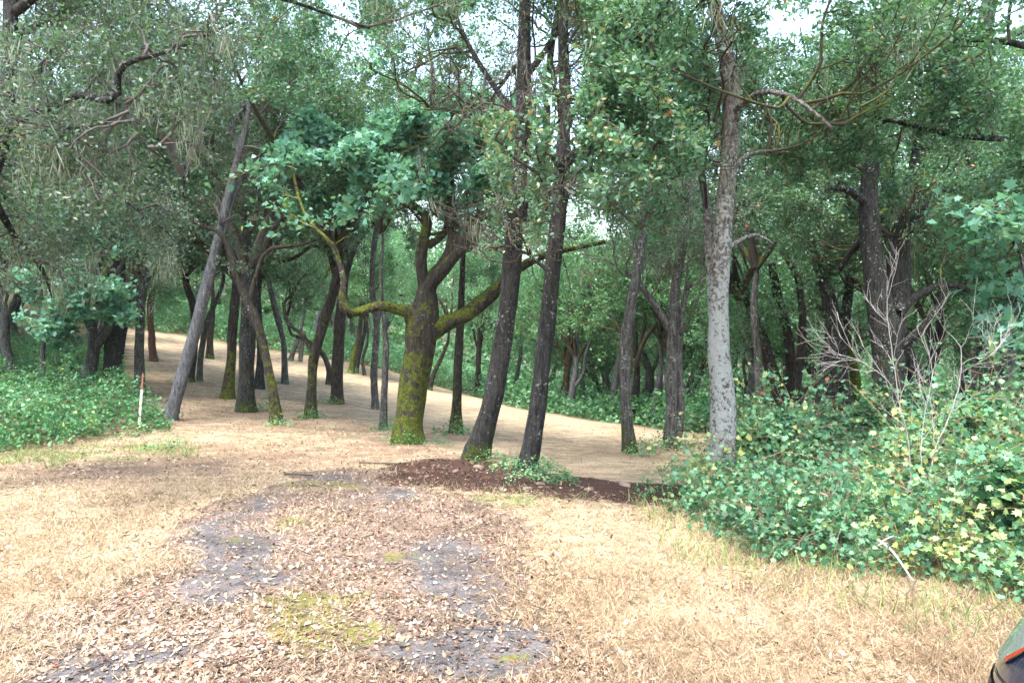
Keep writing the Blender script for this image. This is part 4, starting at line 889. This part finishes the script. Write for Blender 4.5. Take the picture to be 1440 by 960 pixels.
# ------------------------------------------------------------------ leafy saplings behind the brambles
def sapling(label, base, h, spread, seed, mat='bramble', size=.075, m=9):
    rg = np.random.default_rng(seed); b = np.array([base[0], base[1], float(ground(*base))]); t = empty('sapling', b, label, 'shrub'); sts = []
    for i in range(6):
        a = rg.random()*6.28; e = np.array([math.cos(a)*spread*rg.uniform(.4, 1), math.sin(a)*spread*rg.uniform(.4, 1), h*rg.uniform(.7, 1.1)])
        sts.append(spline([[0, 0, -.05], e*[.25, .25, .5], e], [.012, .009, .004], .1, .01, rg))
    link('stems', stem_mesh(sts, M['bgrey'], 6, .05, None, rg), t)
    tw, c, _ = crown_parts(sts, 'bay', (7, 4, 3), (.45, .25, .14), m, t0=.25, up=.1, rg=rg, lk=(0, 0, 0, 0, 0, .05))
    link('branches', mkmesh('branches', tw[0], tw[1], M['darktwig'], True), t)
    link('foliage', leafmesh('foliage', c, size, M[mat], rg=rg, shape='bram', ratio=.85, up=1.1), t)
for lb, ps, h, sp_, sd_ in [('lime green leafy sapling at the right edge behind the brambles', (4.9, 7.2), .95, .5, 1), ('broad leaved green shrub right of the leafless bush', (4.3, 7.0), .75, .4, 2),
                            ('tall green shrub between the leafless bush and the double dark oak', (5.0, 9.2), .95, .6, 3), ('green shrub below the black sloping trunk', (3.7, 9.4), .7, .6, 4), ('small lime sapling at the front right corner of the brambles', (4.1, 5.4), .6, .4, 5),
                            ('green shrub standing right beside the lichen trunk', (2.75, 8.2), .6, .35, 6)]:
    sapling(lb, ps, h, sp_, sd_)

# ------------------------------------------------------------------ haze volume added to soften depth and lift the dark woods
def haze():
    m = bpy.data.materials.new('added_haze'); m.use_nodes = True; t_ = m.node_tree; t_.nodes.remove(t_.nodes['Principled BSDF'])
    v = t_.nodes.new('ShaderNodeVolumePrincipled'); v.inputs['Density'].default_value = HAZE; v.inputs['Color'].default_value = (.86, .93, .95, 1); v.inputs['Anisotropy'].default_value = .1
    t_.links.new(v.outputs[0], t_.nodes['Material Output'].inputs['Volume'])
    o = bmesh_obj('haze', m, lambda bm, q: box(bm, q, (-420, -220, -20), (420, 520, 42))); tag(o, 'thin added haze lifting the darks among the far trees', None, None, 'stuff')
HAZE = .0003
haze()

# ------------------------------------------------------------------ parked car, its front corner showing at the lower right
def car():
    base = (3.30, .97, float(ground(3.3, .97))); t = empty('parked_car', base, 'dark blue car with clear headlight and orange side reflector', 'car'); t.rotation_euler = (0, 0, math.atan2(.8, -.6))
    paint = plain('car_paint', (.012, .018, .035), .22, .5, 0, 1., 200, .1); black = plain('black_trim', (.012, .012, .013), .5, .4)
    glass = plain('tinted_glass', (.015, .018, .02), .05, .6); lens = plain('headlight_lens', (.14, .16, .15), .12, .7, 0, 1., 30, .5)
    amber = plain('orange_reflector', (.28, .035, .010), .2, .6, 0, 1.); tyre_m = plain('tyre_rubber', (.02, .02, .02), .9); rim_m = plain('alloy', (.45, .45, .47), .3, .5, .9)
    Z = np.array([.20, .28, .40, .52, .60, .68, .75, .80, .835]); SB = np.array([.10, .05, .0, .0, .02, .045, .085, .125, .17]); TB = np.array([.05, .02, 0, 0, 0, .005, .015, .035, .07])
    def S(ph, z, off=0.):
        sb = np.interp(z, Z, SB); tb = np.interp(z, Z, TB); c, s_ = np.cos(ph), np.sin(ph)
        a = (2.25-sb+off)*np.sign(c)*np.abs(c)**.42; b = (.9-tb+off)*np.sign(s_)*np.abs(s_)**.42
        zz = z+0*ph; zz = zz-.03+.34*np.clip(2.16-a, 0, .5)*np.clip((zz-.62)/.2, 0, 1)
        return np.stack([a, b, zz], -1)
    K = 144; ph = np.linspace(0, 2*pi, K, endpoint=False)
    rows = [S(ph, z) for z in Z]
    top = rows[-1]
    for f, dz in ((.96, .018), (.88, .045), (.75, .075), (.5, .10), (.2, .11), (.01, .11)): rows.append(np.stack([top[:, 0]*f, top[:, 1]*f, top[:, 2]+dz], -1))
    V = np.concatenate(rows); I = np.arange(len(V)).reshape(-1, K); nx_ = np.roll(I, -1, 1)
    Q = np.stack([I[:-1], nx_[:-1], nx_[1:], I[1:]], -1).reshape(-1, 4)
    link('body', mkmesh('body', V, Q, paint, True), t)
    # glasshouse and roof
    def ring(a0, a1, b, z, K=64):
        q = np.linspace(0, 2*pi, K, endpoint=False); c, s_ = np.cos(q), np.sin(q)
        return np.stack([(a0+a1)/2+(a1-a0)/2*np.sign(c)*np.abs(c)**.4, b*np.sign(s_)*np.abs(s_)**.4, z+0*q], -1)
    def loft(rs):
        V = np.concatenate(rs); I = np.arange(len(V)).reshape(len(rs), -1); nx_ = np.roll(I, -1, 1); return V, np.stack([I[:-1], nx_[:-1], nx_[1:], I[1:]], -1).reshape(-1, 4)
    V, Q = loft([ring(-2.0, .95, .80, .90), ring(-1.8, .55, .74, 1.15), ring(-1.6, .2, .66, 1.38)]); link('windows', mkmesh('windows', V, Q, glass, True), t)
    V, Q = loft([ring(-1.6, .2, .67, 1.375), ring(-1.55, .15, .64, 1.43), ring(-1.3, -.1, .45, 1.47), ring(-.71, -.69, .01, 1.475)]); link('roof', mkmesh('roof', V, Q, paint, True), t)
    # headlights, reflectors, bumper seam
    def patch(name, p0, p1, lo, hi, mat, sgn, off, parent, nu=18, nv=6):
        u = np.linspace(0, 1, nu)[:, None]; w = np.linspace(0, 1, nv)[None]
        z = (lo(u)*(1-w)+hi(u)*w); P = S((p0+(p1-p0)*u+0*w)*sgn, z, off)
        I = np.arange(nu*nv).reshape(nu, nv); Q = np.stack([I[:-1, :-1], I[1:, :-1], I[1:, 1:], I[:-1, 1:]], -1).reshape(-1, 4)
        return link(name, mkmesh(name, P.reshape(-1, 3), Q, mat, True), parent)
    for sg in (1, -1):
        h = patch('headlight', .12, .84, lambda u: .676+.145*np.clip((u-.42)/.36, 0, 1), lambda u: .806+0*u, lens, sg, .006, t)
        patch('orange_reflector', .42, .70, lambda u: .679+.145*np.clip(((u*.28+.30)/.72-.42)/.36, 0, 1), lambda u: .700+.128*np.clip(((u*.28+.30)/.72-.42)/.36, 0, 1), amber, sg, .010, h, 18, 3)
        patch('inner_lamp', .50, .66, lambda u: .775+.02*u, lambda u: .808-.004*u, black, sg, .009, h, 12, 4)
        patch('bumper_seam', .3, 1.3, lambda u: .628+.0*u, lambda u: .634+.0*u, black, sg, .003, t, 20, 2)
    patch('grille', -.36, .36, lambda u: .42+0*u, lambda u: .60+0*u, black, 1, .004, t, 24, 4)
    for a in (1.38, -1.38):
        for b in (.80, -.80):
            th = np.linspace(0, 2*pi, 32, endpoint=False)
            def disc(prof):
                V = np.concatenate([np.stack([a+r*np.cos(th), b+np.sign(b)*o_+0*th, .31+r*np.sin(th)], -1) for r, o_ in prof]); I = np.arange(len(V)).reshape(len(prof), 32); nx_ = np.roll(I, -1, 1)
                return V, np.stack([I[:-1], nx_[:-1], nx_[1:], I[1:]], -1).reshape(-1, 4)
            V, Q = disc([(.2, -.1), (.31, -.1), (.315, 0), (.31, .105), (.22, .115), (.2, .1)]); w = link('wheel', mkmesh('tyre', V, Q, tyre_m, True), t)
            V, Q = disc([(.205, .112), (.19, .10), (.06, .09), (.05, .115), (.001, .115)]); link('rim', mkmesh('rim', V, Q, rim_m, True), w)
car()

# ------------------------------------------------------------------ dry grass blades, fallen leaves
rg = np.random.default_rng(21)
def ysample(n, a, b, p=1.3):
    u = rg.random(n); k = 1-p; return (a**k+u*(b**k-a**k))**(1/k)
n = 720000
y = ysample(n, 2.5, 26, 1.7); x = rg.uniform(-.78, .78, n)*y
mm = masks(x, y); dens = (1-mm['path'])*(1-mm['mulch'])*(1-mm['woods'])*(1-.75*mm['duff'])
pt = fbm(x*2.2, y*2.2, 3); dens = dens*np.clip(.35+1.6*(pt-.25), .1, 1)*np.where(y > 11, .85, 1)+mm['path']*(.12+.5*np.clip((fbm(x*1.1+4, y*.9, 3)-.47)*6, 0, 1))*(1-mm['asphalt'])
sd = sdist(x, y, BR); dens = dens*np.where(sd > .8, .15, 1)
ok = rg.random(n) < dens; x, y = x[ok], y[ok]; n = len(x)
def gz_(x, y):
    mp = masks(x, y)['path']; return ground(x, y)+(fbm(x*3.1, y*3.1)-.5)*.05*(1-.7*mp)
z = gz_(x, y)
ax = nrm(rg.normal(size=(n, 3))*np.array([1, 1, .25])+np.array([0, 0, 1.])*rg.choice([.05, .25, .9], n, p=[.45, .35, .2])[:, None])
ax[:, 2] = np.abs(ax[:, 2])
C_ = np.stack([x, y, z-.004], -1); L_ = (.035+.075*rg.random(n))*np.clip(1.15-.02*y, .6, 1)*(.7+.8*fbm(x*1.1+9, y*1.1, 3))
wv = nrm(np.cross(ax, nrm(rg.normal(size=(n, 3)))))*(.0014+.00038*y)[:, None]
V = np.stack([C_-wv, C_+wv, C_+ax*L_[:, None]], 1).reshape(-1, 3)
vv = np.clip(rg.normal(.5, .22, n)+(fbm(x*.8, y*.8, 3)-.47)*.7-.04*np.clip((y-9)/4, 0, 1), 0, .95)
o = link('dry_grass', mkmesh('dry_grass', V, np.arange(n*3).reshape(n, 3), M['straw'], fattr={'v': vv})); tag(o, 'mown dry straw coloured grass beside the track', None, None, 'stuff')
# seed stalks, upright, near the right foreground and thicket edge
n = 5000
y = ysample(n, 2.8, 10, 1.2); x = rg.uniform(-.7, .75, n)*y; mm = masks(x, y); ok = (mm['path'] < .2) & (mm['mulch'] < .2) & (fbm(x*1.4+30, y*1.4) > .5); x, y = x[ok], y[ok]; n = len(x)
C_ = np.stack([x, y, gz_(x, y)], -1); ax = nrm(rg.normal(size=(n, 3))*.45+np.array([0, 0, 1.])); L_ = .10+.14*rg.random(n)
wv = nrm(np.cross(ax, rg.normal(size=(n, 3))))*.0022
V = np.stack([C_-wv, C_+wv, C_+ax*L_[:, None]], 1).reshape(-1, 3)
o = link('dry_stalks', mkmesh('dry_stalks', V, np.arange(n*3).reshape(n, 3), M['straw'], fattr={'v': rg.random(n)*.9})); tag(o, 'taller dry grass stalks standing in the mown grass', None, None, 'stuff')
# green grass tufts along thicket edge
n = 70000
y = rg.uniform(3.4, 13, n); x = rg.uniform(-11, 7, n); mm = masks(x, y); sd = sdist(x, y, BR)
ok = ((np.abs(sd+.1) < .7) & (x > 1.2) & (rg.random(n) < .6)) | (rg.random(n) < mm['green']*.8); ok &= mm['path'] < .3; x, y = x[ok], y[ok]; n = len(x)
C_ = np.stack([x, y, ground(x, y)], -1); ax = nrm(rg.normal(size=(n, 3))*.5+np.array([0, 0, .9])); ax[:, 2] = abs(ax[:, 2]); L_ = .06+.14*rg.random(n)
wv = nrm(np.cross(ax, rg.normal(size=(n, 3))))*.004
V = np.stack([C_-wv, C_+wv, C_+ax*L_[:, None]], 1).reshape(-1, 3)
o = link('green_grass', mkmesh('green_grass', V, np.arange(n*3).reshape(n, 3), M['greengrass'], fattr={'v': rg.random(n)})); tag(o, 'green grass blades along the front of the brambles', None, None, 'stuff')
# leaf litter
n = 170000
y = ysample(n, 2.4, 22, 1.5); x = rg.uniform(-.78, .78, n)*y; mm = masks(x, y)
dens = .95*mm['path']*np.clip(1-.78*np.clip(mm['asphalt']*1.5*(fbm(x*1.7, y*1.7)+.45), 0, 1), .05, 1)*np.clip(1-.55*mm['mossy'], .3, 1)+.55*mm['mulch']+.30*mm['duff']+.07+.16*np.clip((y-9)/3, 0, 1)*np.clip((fbm(x*.9, y*.9, 3)-.38)*6, 0, 1)
dens = dens*np.clip(.5+1.1*fbm(x*3, y*3, 3), 0, 1.2)*np.where(y > 12, .5, 1)
ok = (rg.random(n) < dens) & (sdist(x, y, BR) < 1.); x, y = x[ok], y[ok]; n = len(x)
C_ = np.stack([x, y, gz_(x, y)+.008+.012*rg.random(n)*(1-masks(x, y)['path']*.5)], -1)
mu = masks(x, y)['mulch']; vv = np.clip(rg.normal(.52, .27, n)+(fbm(x*1.1, y*1.1, 3)-.47)*.5-mu*.38, 0, .96); vv = np.where(rg.random(n) < .012, 1, vv)
o = link('leaf_litter', leafmesh('leaf_litter', C_, (.026*(1+.07*np.maximum(y-8, 0)))[:, None], M['litter'], v=vv, rg=rg, shape='oval', ratio=.5, up=1.5, var=1.7)); tag(o, 'pale pinkish fallen leaves strewn over the old track', None, None, 'stuff')
n = 5200
y = ysample(n, 2.4, 16, 1.4); x = rg.uniform(-.78, .78, n)*y; mm = masks(x, y); ok = (rg.random(n) < .25+.6*mm['path']+.6*mm['mulch']+.5*mm['duff']) & (sdist(x, y, BR) < .6); x, y = x[ok], y[ok]; n = len(x)
C_ = np.stack([x, y, gz_(x, y)+.016], -1); a = rg.random(n)*6.28; ax = np.stack([np.cos(a), np.sin(a), rg.normal(size=n)*.08], -1)
o = link('twig_litter', leafmesh('twig_litter', C_, .11, M['darktwig'], v=np.zeros(n), rg=rg, shape='diamond', ratio=.07, axis_=ax, var=1.4)); tag(o, 'small dark broken twigs scattered over the track and grass', None, None, 'stuff')
# wood chips on the mulch
CHL = ['just right of the left leaning trunk', 'in front of the right leaning trunk', 'right of the right leaning trunk', 'left of the leaning pair', 'nearest the bramble tip', 'touching the bramble edge', 'at the grassy near rim of the mulch', 'midway between leaning pair and brambles', 'at the left end of the mulch']
for i, (px_, py_, s) in enumerate([(672, 658, .10), (742, 690, .12), (760, 682, .10), (640, 664, .08), (880, 684, .12), (915, 690, .09), (705, 690, .07), (830, 690, .08), (600, 672, .06)]):
    b = at(px_, py_)
    def chip(bm, q, s=s, i=i):
        r_ = np.random.default_rng(i); k = 7; th = np.sort(r_.random(k)*6.28)
        lo = [bm.verts.new((math.cos(a)*s*(.5+.5*r_.random()), math.sin(a)*s*.45, -.004)) for a in th]; hi = [bm.verts.new((v.co.x*.85, v.co.y*.85, .018+.01*r_.random())) for v in lo]
        bm.faces.new(lo[::-1]); bm.faces.new(hi)
        for j in range(k): bm.faces.new((lo[j], lo[(j+1) % k], hi[(j+1) % k], hi[j]))
    o = bmesh_obj('bark_chip', M['chip'] if 'chip' in M else M.setdefault('chip', plain('chip_wood', (.22, .16, .125), .9, nscale=40, namt=.35)), chip, None, (b[0], b[1], b[2]+.012)); o.rotation_euler = (.1, .1, i*1.3)
    tag(o, 'pale bark chip on the mulch, '+CHL[i], 'bark chip', 'bark chips on the mulch')
